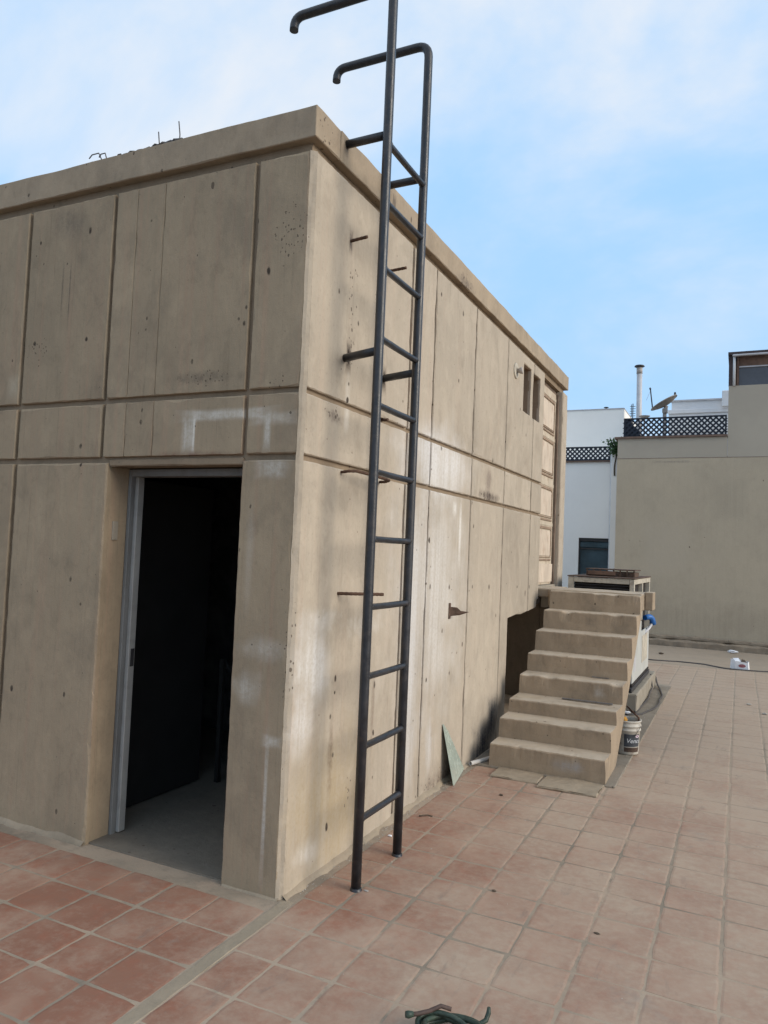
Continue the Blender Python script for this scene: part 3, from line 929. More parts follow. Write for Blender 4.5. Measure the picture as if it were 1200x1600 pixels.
def panel(face, outline, parent, mat, holes=(), amp=0.0035, bev=0.007, seed=0):
    """cast wall panel from a 2-D outline (u along the wall, v up), chipped edges"""
    q0 = Vector((seed * 2.3, seed * 5.1, 1.0 if face == 'R' else 9.0))

    def run(poly, sgn):
        pts = []
        n = len(poly)
        area = sum(poly[i][0] * poly[(i + 1) % n][1] - poly[(i + 1) % n][0] * poly[i][1] for i in range(n))
        if area < 0:
            poly = poly[::-1]
        res = []
        for i in range(n):
            a, b = Vector(poly[i]), Vector(poly[(i + 1) % n])
            L = (b - a).length
            k = max(1, int(L / 0.035))
            d = (b - a) / L
            inw = Vector((-d.y, d.x)) * sgn
            for j in range(k):
                p = a + d * (L * j / k)
                q = Vector((p.x, p.y, 0)) * 11 + q0
                e = amp * (noise.noise(q) + 0.7 * noise.noise(q * 2.7))
                chip = max(0.0, noise.noise(q * 0.55 + Vector((3, 3, 3))) - 0.20) * 0.034
                w = bev * (0.8 + 0.7 * noise.noise(q * 1.9)) + chip
                if j == 0:
                    e0 = poly[i - 1]
                    dprev = (a - Vector(e0)).normalized()
                    iw = (Vector((-dprev.y, dprev.x)) * sgn + inw)
                    iw = iw / max(0.6, iw.length_squared / 2)
                else:
                    iw = inw
                res.append((p + iw * e * 0.5, p + iw * (e * 0.5 + w)))
        return res

    def P3(p, d):
        return (p.x, d, p.y) if face == 'F' else (-d, p.x, p.y)
    bm = bmesh.new()
    loops = [run(list(outline), 1)] + [run(list(h), -1) for h in holes]
    fe = []
    for lp in loops:
        back = [bm.verts.new(P3(a, PT + 0.012)) for a, b in lp]
        mid = [bm.verts.new(P3(a, 0.006 + 0.004 * noise.noise(Vector((a.x * 14, a.y * 14, seed))))) for a, b in lp]
        fr = [bm.verts.new(P3(b, 0.0)) for a, b in lp]
        n = len(lp)
        for k in range(n):
            bm.faces.new((back[k], back[(k + 1) % n], mid[(k + 1) % n], mid[k]))
            bm.faces.new((mid[k], mid[(k + 1) % n], fr[(k + 1) % n], fr[k]))
        fe.append(fr)
    if len(fe) == 1:
        bm.faces.new(fe[0])
    else:
        es = []
        for fr in fe:
            for k in range(len(fr)):
                es.append(bm.edges.get((fr[k], fr[(k + 1) % len(fr)])))
        bmesh.ops.triangle_fill(bm, edges=es, use_beauty=True)
    return bm_obj('wall_panel', bm, mat, parent)


def rect(u0, u1, v0, v1):
    return [(u0, v0), (u1, v0), (u1, v1), (u0, v1)]


sd = 0
CH = 0.023
# front wall (in shade): column edges, fine formwork seams as narrow gaps
front_cols = [(-0.322, -CH), (-0.9345, -0.348), (-1.1305, -0.9358), (-1.282, -1.1318), (-1.966, -1.309), (-2.95, -1.994), (-3.95, -2.978), (-4.95, -3.978), (-6.45, -4.978)]
for ci, (a, b) in enumerate(front_cols):
    for (z0, z1) in ((ZG1[1], ZT), (ZG2[1], ZG1[0]), (-0.02, ZG2[0])):
        sd += 1
        if z0 < 0 and ci in (1, 2, 3):
            continue
        aa, bb = a, b
        if z0 < 0 and ci == 0:
            aa = -0.340
        if z0 < 0 and ci == 4:
            bb = -1.244
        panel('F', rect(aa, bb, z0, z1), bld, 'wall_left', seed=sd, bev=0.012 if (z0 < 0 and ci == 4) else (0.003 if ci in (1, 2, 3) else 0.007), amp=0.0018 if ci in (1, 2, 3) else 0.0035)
# side wall (lit): y columns, with the slot windows, the side door end and the cut under the floor
right_cols = [(CH, 1.228), (1.260, 1.636), (1.662, 2.497), (2.523, 3.387), (3.413, 4.333), (4.359, 4.760)]
S1 = (3.935, 4.215, 3.035, 3.495)
S2 = (4.300, 4.590, 3.030, 3.485)
for ci, (a, b) in enumerate(right_cols):
    for ri, (z0, z1) in enumerate(((ZG1[1], ZT), (ZG2[1], ZG1[0]), (-0.02, ZG2[0]))):
        sd += 1
        out, holes = rect(a, b, z0, z1), []
        if ri == 0 and ci == 4:
            out = [(a, z0), (b, z0), (b, S2[2]), (S2[0], S2[2]), (S2[0], S2[3]), (b, S2[3]), (b, z1), (a, z1)]
            holes = [rect(S1[0], S1[1], S1[2], S1[3])]
        if ri == 0 and ci == 5:
            out = [(a, z0), (b, z0), (b, z1), (a, z1), (a, S2[3]), (S2[1], S2[3]), (S2[1], S2[2]), (a, S2[2])]
        if ri == 2 and ci == 4:
            out = [(a, z0), (3.640, z0), (3.640, 1.070), (3.76, 1.078), (3.95, 1.090), (4.10, 1.083), (b, 1.098), (b, z1), (a, z1)]
        if ri == 2 and ci == 5:
            out = [(a, 1.095), (4.62, 1.112), (4.68, 1.12), (4.70, 1.195), (b, 1.20), (b, z1), (a, z1)]
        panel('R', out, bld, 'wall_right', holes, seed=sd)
# corner strip: chamfered arris between the two faces
vs, fs = [], []
nst = 110
for i in range(nst + 1):
    z = -0.02 + (ZT + 0.02) * i / nst
    q = Vector((0, 0, z * 9))
    e1 = 0.0045 * noise.noise(q) + 0.003 * noise.noise(q * 3.1)
    e2 = 0.0045 * noise.noise(q + Vector((7, 0, 0))) + 0.003 * noise.noise(q * 3.7)
    dmg = max(0, noise.noise(Vector((4, 2, z * 2.2))) - 0.15) * 0.018
    vs += [(-CH - 0.006, 0.028, z), (-CH - 0.003 + e1, 0.0 + dmg * 0.3, z), (-CH * .5 + e1 - dmg, CH * .5 + e2 + dmg - 0.001, z), (-dmg * .3, CH + 0.003 + e2, z), (-0.028, CH + 0.006, z)]
    if i:
        b = 5 * i
        for r in range(4):
            fs.append((b - 5 + r, b - 5 + r + 1, b + r + 1, b + r))
mesh('corner_strip', vs, fs, 'wall_right', bld)
# groove bottoms = the wall body behind the panels
D0, D1 = PT, 0.200
DOOR = (-1.246, -0.338, 2.052)
box('wall_body', -6.45, DOOR[0], D0, D1, -0.3, ZT + 0.001, 'core', bld)
box('wall_body', DOOR[1], -D0, D0, D1, -0.3, ZT + 0.001, 'core', bld)
box('wall_body', DOOR[0], DOOR[1], D0, D1, DOOR[2], ZT + 0.001, 'core', bld)
box('wall_body', -D1, -D0, D1, 3.645, -0.3, ZT + 0.001, 'core', bld)
box('wall_body', -D1, -D0, 3.645, S1[0], 1.085, ZT + 0.001, 'core', bld)
box('wall_body', -D1, -D0, S1[0], S1[1], 1.095, S1[2], 'core', bld)
box('wall_body', -D1, -D0, S1[0], S1[1], S1[3], ZT + 0.001, 'core', bld)
box('wall_body', -D1, -D0, S1[1], S2[0], 1.100, ZT + 0.001, 'core', bld)
box('wall_body', -D1, -D0, S2[0], S2[1], 1.140, S2[2], 'core', bld)
box('wall_body', -D1, -D0, S2[0], S2[1], S2[3], ZT + 0.001, 'core', bld)
box('wall_body', -D1, -D0, S2[1], 4.755, 1.215, ZT + 0.001, 'core', bld)
box('shadow_groove', -6.40, -0.045, 0.045, 0.20, ZT + 0.0015, 3.66, 'core', bld)
box('shadow_groove', -0.20, -0.045, 0.201, 5.88, ZT + 0.0015, 3.66, 'core', bld)
box('shadow_groove', -6.40, -0.201, 5.70, 5.88, ZT + 0.0015, 3.66, 'core', bld)
# lintel over the doorway: the crumbly soffit course
rough_box('lintel', DOOR[0] + 0.004, DOOR[1] - 0.004, 0.010, D0 + 0.004, 2.044, ZG2[1] - 0.012, 'core', bld, 0.04, 0.004, 0.006, 2.0, 9)
# pale splay beside the doorway's left edge is the panel's own return; side pilaster and end
rough_box('pilaster', -0.20, 0.0, 5.690, 5.925, 1.05, ZT, 'wall_right', bld, 0.08, 0.003, 0.01, 1.0, 11)
box('wall_body', -0.20, -0.004, 5.700, 5.920, -0.3, 1.05, 'core', bld)
box('wall_body', -6.45, -0.205, 5.70, 5.92, -0.3, ZT + 0.001, 'core', bld)
box('wall_body', -6.45, -6.25, D1, 5.70, -0.3, ZT + 0.001, 'core', bld)
# parapet band in cast lengths, sitting above the shadow groove
for (x0, x1, y0, y1, s) in ((-6.5, 0.004, -0.004, 0.24, 1), (-0.24, 0.004, 0.242, 5.935, 2), (-6.5, -0.242, 5.70, 5.935, 3), (-6.5, -6.26, 0.242, 5.698, 4)):
    rough_box('parapet', x0, x1, y0, y1, 3.652, 3.812, 'parapet', bld, 0.06, 0.004, 0.005, 1.6, s)
box('roof_slab', -6.25, -0.205, 0.205, 5.695, 3.60, 3.70, 'roofing', bld)
box('side_door_lintel', -0.20, -0.085, 4.758, 5.688, 3.545, ZT, 'old_frame', bld)
# slot windows: inner reveals with rough brick behind
for (a, b, c, d) in (S1, S2):
    box('slot_back', -0.30, -0.205, a - 0.06, b + 0.06, c - 0.06, d + 0.06, 'brick', bld)
    for k in range(4):
        zz = c + 0.01 + k * 0.115
        rough_box('brick', -0.205, -0.165, a + 0.004 + (k % 2) * 0.05, a + 0.15 + (k % 2) * 0.08, zz, zz + 0.095, 'brick', bld, 0.05, 0.004, 0.006, 1, k)
# void under the raised floor
box('floor_slab', -3.0, -0.205, 3.20, 5.69, 1.10, 1.28, 'void_dark', bld)
box('void_wall', -2.2, -2.0, 3.2, 5.69, -0.3, 1.09, 'void_dark', bld)
box('void_wall', -2.0, -0.205, 3.1, 3.2, -0.3, 1.28, 'void_dark', bld)
# interior of the doorway
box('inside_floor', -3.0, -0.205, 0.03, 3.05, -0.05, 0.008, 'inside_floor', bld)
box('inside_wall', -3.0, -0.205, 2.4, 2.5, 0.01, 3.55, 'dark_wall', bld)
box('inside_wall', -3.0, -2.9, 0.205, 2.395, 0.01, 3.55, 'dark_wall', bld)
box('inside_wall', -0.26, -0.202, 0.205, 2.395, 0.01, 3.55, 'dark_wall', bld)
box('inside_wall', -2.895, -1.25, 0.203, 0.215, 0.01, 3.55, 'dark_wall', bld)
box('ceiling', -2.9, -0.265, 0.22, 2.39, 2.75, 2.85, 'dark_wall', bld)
box('door_reveal', DOOR[0] - 0.004, DOOR[0] + 0.0008, PT + 0.014, 0.164, 0.0, 2.043, 'wall_left', bld)
# door frame (grey steel) and the black leaf folded back inside
df = box('door_frame', DOOR[0] + 0.001, DOOR[0] + 0.022, 0.165, 0.199, 0.0, 2.044, 'frame', bld, 0.003)
box('frame_jamb', DOOR[0] + 0.001, DOOR[0] + 0.042, 0.202, 0.250, 0.012, 2.046, 'frame_light', bld, 0.003)
box('frame_jamb', DOOR[1] - 0.040, DOOR[1] - 0.001, 0.165, 0.225, 0.012, 2.044, 'frame', bld, 0.003)
box('frame_head', DOOR[0] + 0.023, DOOR[1] - 0.042, 0.165, 0.245, 2.005, 2.046, 'frame', bld, 0.003)
box('strike_plate', DOOR[0] + 0.0425, DOOR[0] + 0.046, 0.215, 0.240, 0.93, 1.03, 'dark_metal', bld)
box('socket_box', DOOR[0] - 0.010, DOOR[0] + 0.009, 0.062, 0.102, 1.640, 1.745, 'block', bld, 0.003)
leaf = box('door_leaf', -1.475, -1.435, 0.30, 1.17, 0.02, 2.02, 'black', bld, 0.004)
box('rail_post', -1.33, -1.30, 1.20, 1.23, 0.012, 0.85, 'black', bld)
tube('rail_brace', [(-1.315, 1.235, 0.83), (-0.92, 1.6, 0.05)], 0.014, 'black', bld, 8)
box('shelf_board', -0.80, -0.30, 1.35, 1.38, 0.78, 0.92, 'maroon', bld)
box('shelf_board', -0.86, -0.30, 1.35, 1.38, 0.42, 0.56, 'maroon', bld)
# old panelled side door at the stair head
dr = box('side_door', -0.115, -0.075, 4.770, 5.640, 1.335, 3.540, 'old_door', bld, 0.004)
for (a, b) in ((1.60, 1.985), (2.05, 2.43), (2.545, 2.965), (3.04, 3.435)):
    y0, y1 = 4.86, 5.565
    box('door_panel', -0.0745, -0.066, y0 + 0.045, y1 - 0.045, a + 0.055, b - 0.045, 'old_door_panel', dr, 0.003)
    for (p, q, r, s) in ((y0, y1, b - 0.03, b), (y0, y1, a, a + 0.022), (y0, y1, a + 0.034, a + 0.046), (y0, y0 + 0.025, a + 0.05, b - 0.033), (y1 - 0.025, y1, a + 0.05, b - 0.033)):
        box('moulding', -0.0745, -0.064, p, q, r, s, 'door_line', dr, 0.003)
    box('rail', -0.0745, -0.070, 4.775, 5.635, b + 0.012, b + 0.05, 'old_door', dr)
rough_box('kick_board', -0.0745, -0.062, 4.775, 5.635, 1.36, 1.565, 'old_door_panel', dr, 0.05, 0.003, 0.003, 1, 4)
box('side_door_jamb', -0.17, -0.045, 5.645, 5.688, 1.31, 3.544, 'old_frame', bld, 0.004)
box('side_door_sill', -0.19, -0.02, 4.765, 5.640, 1.295, 1.332, 'block', bld, 0.004)

# ------------------------------------------------------------------ ladder
lad = thing('steel_ladder', (0.25, 0.525, 0), 'black painted steel pipe ladder standing off the side wall with hooked tops', 'ladder')
PR, RR = 0.0245, 0.0165
LX = 0.250
posts = (0.285, 0.765)
for y in posts:
    ztop = 4.545
    pts = [(LX, y, -0.003), (LX, y, 1.0), (LX, y, 2.0), (LX, y, 3.0), (LX, y, 4.0)]
    pts += arc((LX, y, ztop), (0, 0, 1), (-1, 0, 0), 0.075)
    pts += [(0.0, y, ztop)]
    pts += arc((-0.352, y, ztop), (-1, 0, 0), (0, 0, -1), 0.06)
    pts += [(-0.352, y, ztop - 0.075)]
    tube('post', pts, PR, 'steel', lad, 16)
    lathe('weld_foot', [(0, 0.012), (PR + 0.002, 0.012), (PR + 0.004, 0.004), (PR + 0.006, 0)], (LX, y, 0), 'steel', lad, 14)
for z in (0.332, 0.682, 1.020, 1.362, 1.700, 2.037, 2.373, 2.712, 3.072, 3.412, 3.718):
    ya, yb = posts[0] + PR * .6, posts[1] - PR * .6
    tube('rung', [(LX, ya, z), (LX, ya + 0.014, z), (LX, ya + 0.022, z), (LX, (ya + yb) / 2, z - 0.001), (LX, yb - 0.022, z), (LX, yb - 0.014, z), (LX, yb, z)], [RR * 1.22, RR * 1.18, RR, RR, RR, RR * 1.18, RR * 1.22], 'steel', lad, 12)
for y in posts:
    for z in (2.648, 3.765):
        bm = bmesh.new()
        yw = y + (0.105 if z < 3 else 0.02)
        add_tube(bm, [(LX - PR * .6, y + 0.01, z), (-0.01, yw, z + 0.003)], 0.0215, 12)
        bm_obj('wall_bracket', bm, 'steel', lad)

# ------------------------------------------------------------------ rusty iron left in the side wall
def rebar(name, pts, r, label):
    pp = []
    for a, b in zip(pts, pts[1:]):
        a, b = Vector(a), Vector(b)
        k = max(2, int((b - a).length / 0.012))
        pp += [a + (b - a) * i / k for i in range(k)]
    pp.append(Vector(pts[-1]))
    rr = [r * (1.10 if i % 2 else 0.95) for i in range(len(pp))]
    bm = bmesh.new()
    add_tube(bm, pp, rr, 9)
    return tag(bm_obj(name, bm, 'rebar'), label, 'rebar', 'rusty iron rods in the side wall')


rebar('rebar_stub', [(-0.02, 0.397, 3.285), (0.10, 0.397, 3.296)], 0.0085, 'short rusty rod sticking out of the wall left of the ladder, near the top')
rebar('rebar_stub', [(-0.02, 0.871, 3.292), (0.115, 0.871, 3.300)], 0.0085, 'short rusty rod seen between the ladder posts, near the top of the wall')
rebar('rebar_stub', [(-0.02, 0.905, 2.413), (0.022, 0.905, 2.413)], 0.0090, 'tiny rusty rod stump in the upper wall groove behind the ladder')
hp = [(-0.02, 0.404, 2.045), (0.05, 0.40, 2.052), (0.078, 0.44, 2.056), (0.085, 0.60, 2.052), (0.095, 0.74, 2.046), (0.090, 0.81, 2.044), (0.05, 0.845, 2.040), (-0.02, 0.88, 2.042)]
rebar('bent_rebar', hp, 0.0080, 'bent rusty rod loop fixed to the wall behind the ladder at mid height')
rebar('rebar_stub', [(-0.02, 0.421, 1.410), (0.06, 0.44, 1.412), (0.19, 0.585, 1.411)], 0.0085, 'long rusty rod jutting sideways from the wall left of the ladder')
rb = thing('rusty_iron_plate', (0, 2.11, 1.22), 'torn rusty iron plate sticking out of the wall right of the ladder', 'iron plate')
box('plate', -0.005, 0.008, 2.095, 2.128, 1.168, 1.282, 'rust', rb, 0.002)
mesh('torn_leaf', [(0.006, 2.11, 1.255), (0.006, 2.11, 1.188), (0.05, 2.135, 1.252), (0.075, 2.15, 1.228), (0.125, 2.185, 1.222), (0.062, 2.16, 1.195), (0.012, 2.114, 1.255), (0.012, 2.114, 1.188), (0.053, 2.142, 1.250), (0.075, 2.158, 1.226), (0.122, 2.190, 1.219), (0.062, 2.167, 1.195)],
     [(0, 1, 5, 4, 3, 2), (6, 8, 9, 10, 11, 7), (0, 2, 8, 6), (2, 3, 9, 8), (3, 4, 10, 9), (4, 5, 11, 10), (5, 1, 7, 11), (1, 0, 6, 7)], 'rust', rb)
lp = thing('wall_lamp_holder', (0, 3.645, 3.355), 'small round lamp holder without bulb beside the slot windows', 'lamp holder')
bm = bmesh.new()
add_tube(bm, [(0.0, 3.645, 3.352), (0.012, 3.645, 3.352)], [0.075, 0.068], 24)
bm_obj('base_plate', bm, 'ac_cream', lp)
bm = bmesh.new()
add_tube(bm, [(0.011, 3.645, 3.352), (0.035, 3.648, 3.352), (0.036, 3.648, 3.352), (0.058, 3.652, 3.354), (0.064, 3.653, 3.355)], [0.020, 0.020, 0.026, 0.034, 0.028], 16)
bm_obj('lamp_socket', bm, 'dish', lp)

# ------------------------------------------------------------------ stairs
st = thing('staircase', (0.6, 2.68, 0), 'short worn concrete staircase rising along the wall to the side door', 'stairs')
ry = [2.680, 2.920, 3.185, 3.500, 3.757, 4.030, 4.330, 4.570]
rz = [0.183, 0.337, 0.447, 0.607, 0.767, 0.950, 1.127, 1.307]
SX0, SX1 = 0.165, 1.042


def soffit(y):
    return max(-0.02, (y - 3.10) * 0.735 - 0.055)


for i in range(8):
    y0 = ry[i]
    y1 = ry[i + 1] if i < 7 else 4.66
    ov = 0.03
    # wedge block: tread and riser above, sloping soffit below, gridded for worn arrises
    n = 40
    prof = [(y0, max(soffit(y0), rz[i - 1] - 0.03 if i else -0.02) if soffit(y0) < (rz[i - 1] if i else 0) else soffit(y0))]
    zlow = (rz[i - 1] - 0.045) if i else -0.02
    prof = [(y0, zlow), (y0 + 0.002, zlow + (rz[i] - zlow) * .5), (y0 - 0.002, rz[i] - 0.012), (y0 + 0.003, rz[i] - 0.004), (y0 + 0.012, rz[i]), ((y0 + y1) / 2, rz[i] - 0.002), (y1 + ov, rz[i] - 0.001), (y1 + ov, soffit(y1 + ov)), (y0, min(soffit(y0), zlow - 0.001))]
    xs = [SX0, SX0 + 0.006] + [SX0 + (SX1 - SX0) * k / n for k in range(1, n)] + [SX1 - 0.006, SX1]
    vs, fs = [], []
    mlen = len(prof)
    for ix, x in enumerate(xs):
        for ip, (yy, zz) in enumerate(prof):
            p = Vector((x, yy, zz))
            q = Vector((x * 8, yy * 8 + i * 3, zz * 8))
            if ip in (2, 3, 4):
                e = 0.007 * noise.noise(q * 1.5) + 0.006 * noise.noise(q * 4)
                chip = max(0, noise.noise(q * 0.8 + Vector((9, 1, 4))) - 0.22) * 0.045
                p.y += e * 0.6 + chip
                p.z += e * 0.5 - chip * 0.9
            else:
                p += 0.003 * noise.noise_vector(q * 0.7)
            if ix in (0, len(xs) - 1) and ip in (2, 3, 4):
                p.z -= 0.004
                p.x += 0.004 if ix == 0 else -0.004
            vs.append(p)
        if ix:
            b = ix * mlen
            for r in range(mlen):
                r2 = (r + 1) % mlen
                fs.append((b - mlen + r, b - mlen + r2, b + r2, b + r))
    fs.append(tuple(range(mlen))[::-1])
    fs.append(tuple(range((len(xs) - 1) * mlen, len(xs) * mlen)))
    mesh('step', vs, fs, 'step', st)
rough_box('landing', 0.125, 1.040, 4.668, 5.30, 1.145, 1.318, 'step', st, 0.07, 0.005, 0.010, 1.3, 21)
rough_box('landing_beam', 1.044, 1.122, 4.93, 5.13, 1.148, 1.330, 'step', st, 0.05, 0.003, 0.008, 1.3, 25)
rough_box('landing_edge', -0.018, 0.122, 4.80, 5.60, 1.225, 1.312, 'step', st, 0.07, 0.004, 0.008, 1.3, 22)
box('landing_support', 0.10, 0.62, 5.15, 5.40, 0.013, 1.14, 'void_dark', st)
rough_box('foot_slab', 0.245, 0.605, 2.435, 2.682, -0.004, 0.013, 'strip', st, 0.035, 0.009, 0.007, 3.5, 23)
rough_box('foot_slab', 0.612, 1.040, 2.365, 2.678, -0.004, 0.015, 'strip', st, 0.035, 0.009, 0.007, 3.5, 24)
# grey strips left on the treads
tag(box('metal_strip', 0.56, 0.975, 3.405, 3.432, 0.452, 0.462, 'grey_strip', None, 0.002), 'long grey metal strip lying on the third step', 'strip')
tag(box('metal_strip', 0.745, 0.895, 3.722, 3.738, 0.612, 0.619, 'grey_strip', None, 0.002), 'short thin grey strip lying on the fourth step', 'strip')

# ------------------------------------------------------------------ small things on the terrace
sh = mesh('glass_shard', [(0.006, 2.045, 0.425), (0.095, 2.068, 0.002), (0.018, 2.50, 0.004), (0.006, 2.14, 0.36), (0.012, 2.050, 0.425), (0.101, 2.073, 0.002), (0.024, 2.505, 0.004), (0.012, 2.145, 0.36)],
          [(0, 1, 2, 3), (7, 6, 5, 4), (0, 4, 5, 1), (1, 5, 6, 2), (2, 6, 7, 3), (3, 7, 4, 0)], 'shard')
tag(sh, 'pointed greenish glass shard leaning against the wall foot', 'glass')
bm = bmesh.new()
a, b = Vector((0.040, 2.60, 0.022)), Vector((0.150, 2.90, 0.024))
add_tube(bm, [a, b], 0.0165, 14, False)
add_tube(bm, [a + (b - a) * .001, a + (b - a) * .35], 0.0125, 14, False)
add_tube(bm, [a, a + (b - a) * .001], [0.0165, 0.0125], 14, False)
tag(bm_obj('pipe_offcut', bm, 'pvc'), 'short pale plastic pipe lying beside the lowest step', 'pipe')

# paint bucket
BX, BY = 1.055, 3.72
bk = thing('paint_bucket', (BX, BY, 0), 'white plastic paint bucket with dark label standing beside the stairs', 'bucket')
lathe('bucket_body', [(0, 0.004), (0.088, 0.004), (0.094, 0.010), (0.096, 0.03), (0.1055, 0.20), (0.112, 0.203), (0.112, 0.212), (0.1065, 0.214), (0.108, 0.235), (0.1145, 0.238), (0.1145, 0.247), (0.109, 0.250), (0.110, 0.275), (0.116, 0.278), (0.116, 0.288), (0.107, 0.288), (0.104, 0.25), (0.093, 0.02), (0, 0.02)], (BX, BY, 0.008), 'bucket', bk, 36)


def wrap(u, v, off=0.0):
    """a point on the bucket's side: u metres round from the camera side, v up"""
    r = 0.0965 + (v - 0.03) * 0.056 + off
    a = -1.22 + u / 0.10
    return (BX + r * math.cos(a), BY + r * math.sin(a), v + 0.008)


def patch(name, u0, u1, v0, v1, mat, off, n=12):
    vs_, fs_ = [], []
    for i in range(n + 1):
        u = u0 + (u1 - u0) * i / n
        vs_ += [wrap(u, v0, off), wrap(u, v1, off)]
        if i:
            fs_.append((2 * i - 2, 2 * i, 2 * i + 1, 2 * i - 1))
    return mesh(name, vs_, fs_, mat, bk, True)


patch('label', -0.045, 0.095, 0.075, 0.178, 'label', 0.0012)
patch('label_band', -0.045, 0.095, 0.030, 0.068, 'rust', 0.0010)
tm = text_mesh('Vence', 0.052)
for v in tm.vertices:
    v.co = Vector(wrap(v.co.x + 0.035, v.co.y + 0.108, 0.0022))
link('lettering', tm, 'ink', bk)
n = 16
vs = [wrap(0.068 + 0.020 * math.cos(2 * math.pi * k / n), 0.162 + 0.011 * math.sin(2 * math.pi * k / n), 0.0022) for k in range(n)]
mesh('emblem', vs, [tuple(range(n))], 'pink_ink', bk)
hpts = []
for k in range(13):
    t = math.pi * k / 12
    hpts.append((BX + 0.118 * math.cos(t + 0.3), BY + 0.118 * math.sin(t + 0.3) * -0.55 - 0.03, 0.255 - 0.13 * math.sin(t)))
tube('bail_handle', hpts, 0.0022, 'dark_metal', bk, 6)
bm = bmesh.new()
bmesh.ops.create_icosphere(bm, subdivisions=3, radius=1.0)
for v in bm.verts:
    d = 1 + 0.18 * noise.noise(v.co * 1.7)
    v.co = Vector((BX - 0.035 + v.co.x * 0.042 * d, BY - 0.02 + v.co.y * 0.040 * d, 0.285 + v.co.z * 0.032 * d))
tag(bm_obj('sponge', bm, 'ochre', None, True), 'ochre sponge in the mouth of the paint bucket', 'sponge')
tag(tube('stirring_stick', [(BX + 0.085, BY - 0.01, 0.20), (BX + 0.088, BY + 0.06, 0.30), (BX - 0.035, BY + 0.22, 0.36)], 0.0075, 'wood', None, 8), 'dark brown stick resting on the rim of the paint bucket', 'stick')

# big old air conditioner behind the stairs
ac = thing('air_conditioner', (0.48, 6.45, 0.2), 'large white boxy old air conditioner on a concrete block behind the stairs', 'air conditioner')
AX0, AX1, AY0, AY1, AZ0, AZ1 = 0.125, 0.850, 5.65, 7.24, 0.285, 1.435
box('base_rail', AX0 + .01, AX1 + 0.015, AY0 - 0.10, AY1 + 0.02, 0.205, 0.255, 'dark_metal', ac, 0.006)
box('base_tray', AX0, AX1 + 0.006, AY0 - 0.03, AY1 + 0.01, 0.257, AZ0, 'ac_dark', ac, 0.004)
box('core_box', AX0 + 0.06, AX1 - 0.05, AY0 + 0.06, AY1 - 0.06, AZ0 + 0.01, AZ1 - 0.04, 'ac_dark', ac)
box('front_panel', AX0, AX1, AY0, AY0 + 0.02, AZ0 + 0.002, 1.255, 'ac_white', ac, 0.004)
box('side_panel', AX1 - 0.02, AX1, AY0 + 0.022, 6.42, AZ0 + 0.002, 0.93, 'ac_white', ac, 0.004)
box('side_panel', AX1 - 0.02, AX1, 6.428, AY1, AZ0 + 0.002, 0.80, 'ac_white', ac, 0.004)
box('rating_plate', AX1 + 0.0005, AX1 + 0.003, 6.50, 7.05, 0.42, 0.74, 'ac_cream', ac)
box('vent_plate', AX1 + 0.0005, AX1 + 0.004, 5.78, 5.92, 0.40, 0.56, 'galv', ac)
for y in (AY0, 6.42, AY1 - 0.06):
    box('corner_post', AX1 - 0.05, AX1 + 0.001, y, y + 0.055, 0.935, AZ1 - 0.002, 'ac_cream', ac, 0.003)
box('corner_post', AX0, AX0 + 0.06, AY0, AY0 + 0.055, 1.257, AZ1 - 0.002, 'ac_cream', ac, 0.003)
box('side_rail', AX1 - 0.05, AX1 + 0.003, AY0 + 0.057, AY1, 1.375, AZ1 - 0.004, 'ac_cream', ac, 0.003)
box('front_rail', AX0 + 0.062, AX1 - 0.052, AY0 + 0.001, AY0 + 0.05, 1.375, AZ1 - 0.004, 'ac_cream', ac, 0.003)
box('top_sheet', AX0 - 0.01, AX1 + 0.01, AY0 - 0.01, AY1 + 0.01, AZ1, AZ1 + 0.012, 'rust', ac, 0.003)
for k in range(3):
    box('louvre', AX0 + 0.065, AX1 - 0.06, AY0 + 0.02, AY0 + 0.045, 1.285 + k * 0.032, 1.292 + k * 0.032, 'dark_metal', ac)
acb = structure(rough_box('concrete_block', 0.06, 0.925, 5.50, 7.48, 0.014, 0.204, 'block', None, 0.09, 0.006, 0.012, 1.4, 31))
gr = thing('rusty_grille', (0.54, 6.1, 1.45), 'low rusty metal grille box lying on top of the old air conditioner', 'grille')
GX0, GX1, GY0, GY1 = 0.265, 0.825, 5.93, 6.45
box('grille_tray', GX0 + .02, GX1 - .02, GY0 + .02, GY1 - .02, 1.449, 1.502, 'rust', gr)
box('grille_lid', GX0, GX1, GY0, GY1, 1.521, 1.533, 'rust', gr, 0.003)
for k in range(8):
    x = GX0 + 0.01 + k * (GX1 - GX0 - 0.035) / 7
    box('grille_post', x, x + 0.016, GY0 + 0.002, GY0 + 0.018, 1.449, 1.520, 'rust', gr)
box('grille_bar', GX0 + 0.03, GX0 + 0.34, GY0 - 0.012, GY0 - 0.002, 1.462, 1.508, 'timber', gr)
bl = thing('blue_valve', (0.87, 7.0, 0.9), 'bright blue plastic pipe elbow sticking out of the old air conditioner', 'pipe elbow')
tube('elbow', [(0.83, 6.93, 0.93)] + arc((0.895, 7.02, 0.945), (0.6, 0.7, 0.1), (0.3, 0.4, -0.9), 0.05) + [(0.915, 7.06, 0.85)], [0.034] * 2 + [0.036] * 6 + [0.042], 'blue', bl, 12)
tube('pipe_tail', [(0.908, 7.05, 0.86), (0.88, 6.95, 0.80), (0.83, 6.80, 0.74)], 0.017, 'galv', bl, 10)

# cables
def wobble(pts, amp=0.012, step=0.05, seed=0):
    res = []
    for a, b in zip(pts, pts[1:]):
        a, b = Vector(a), Vector(b)
        k = max(2, int((b - a).length / step))
        for i in range(k):
            p = a + (b - a) * i / k
            w = noise.noise_vector(p * 2.3 + Vector((seed, 0, 0))) * amp
            res.append(p + Vector((w.x, w.y, 0)))
    res.append(Vector(pts[-1]))
    return res


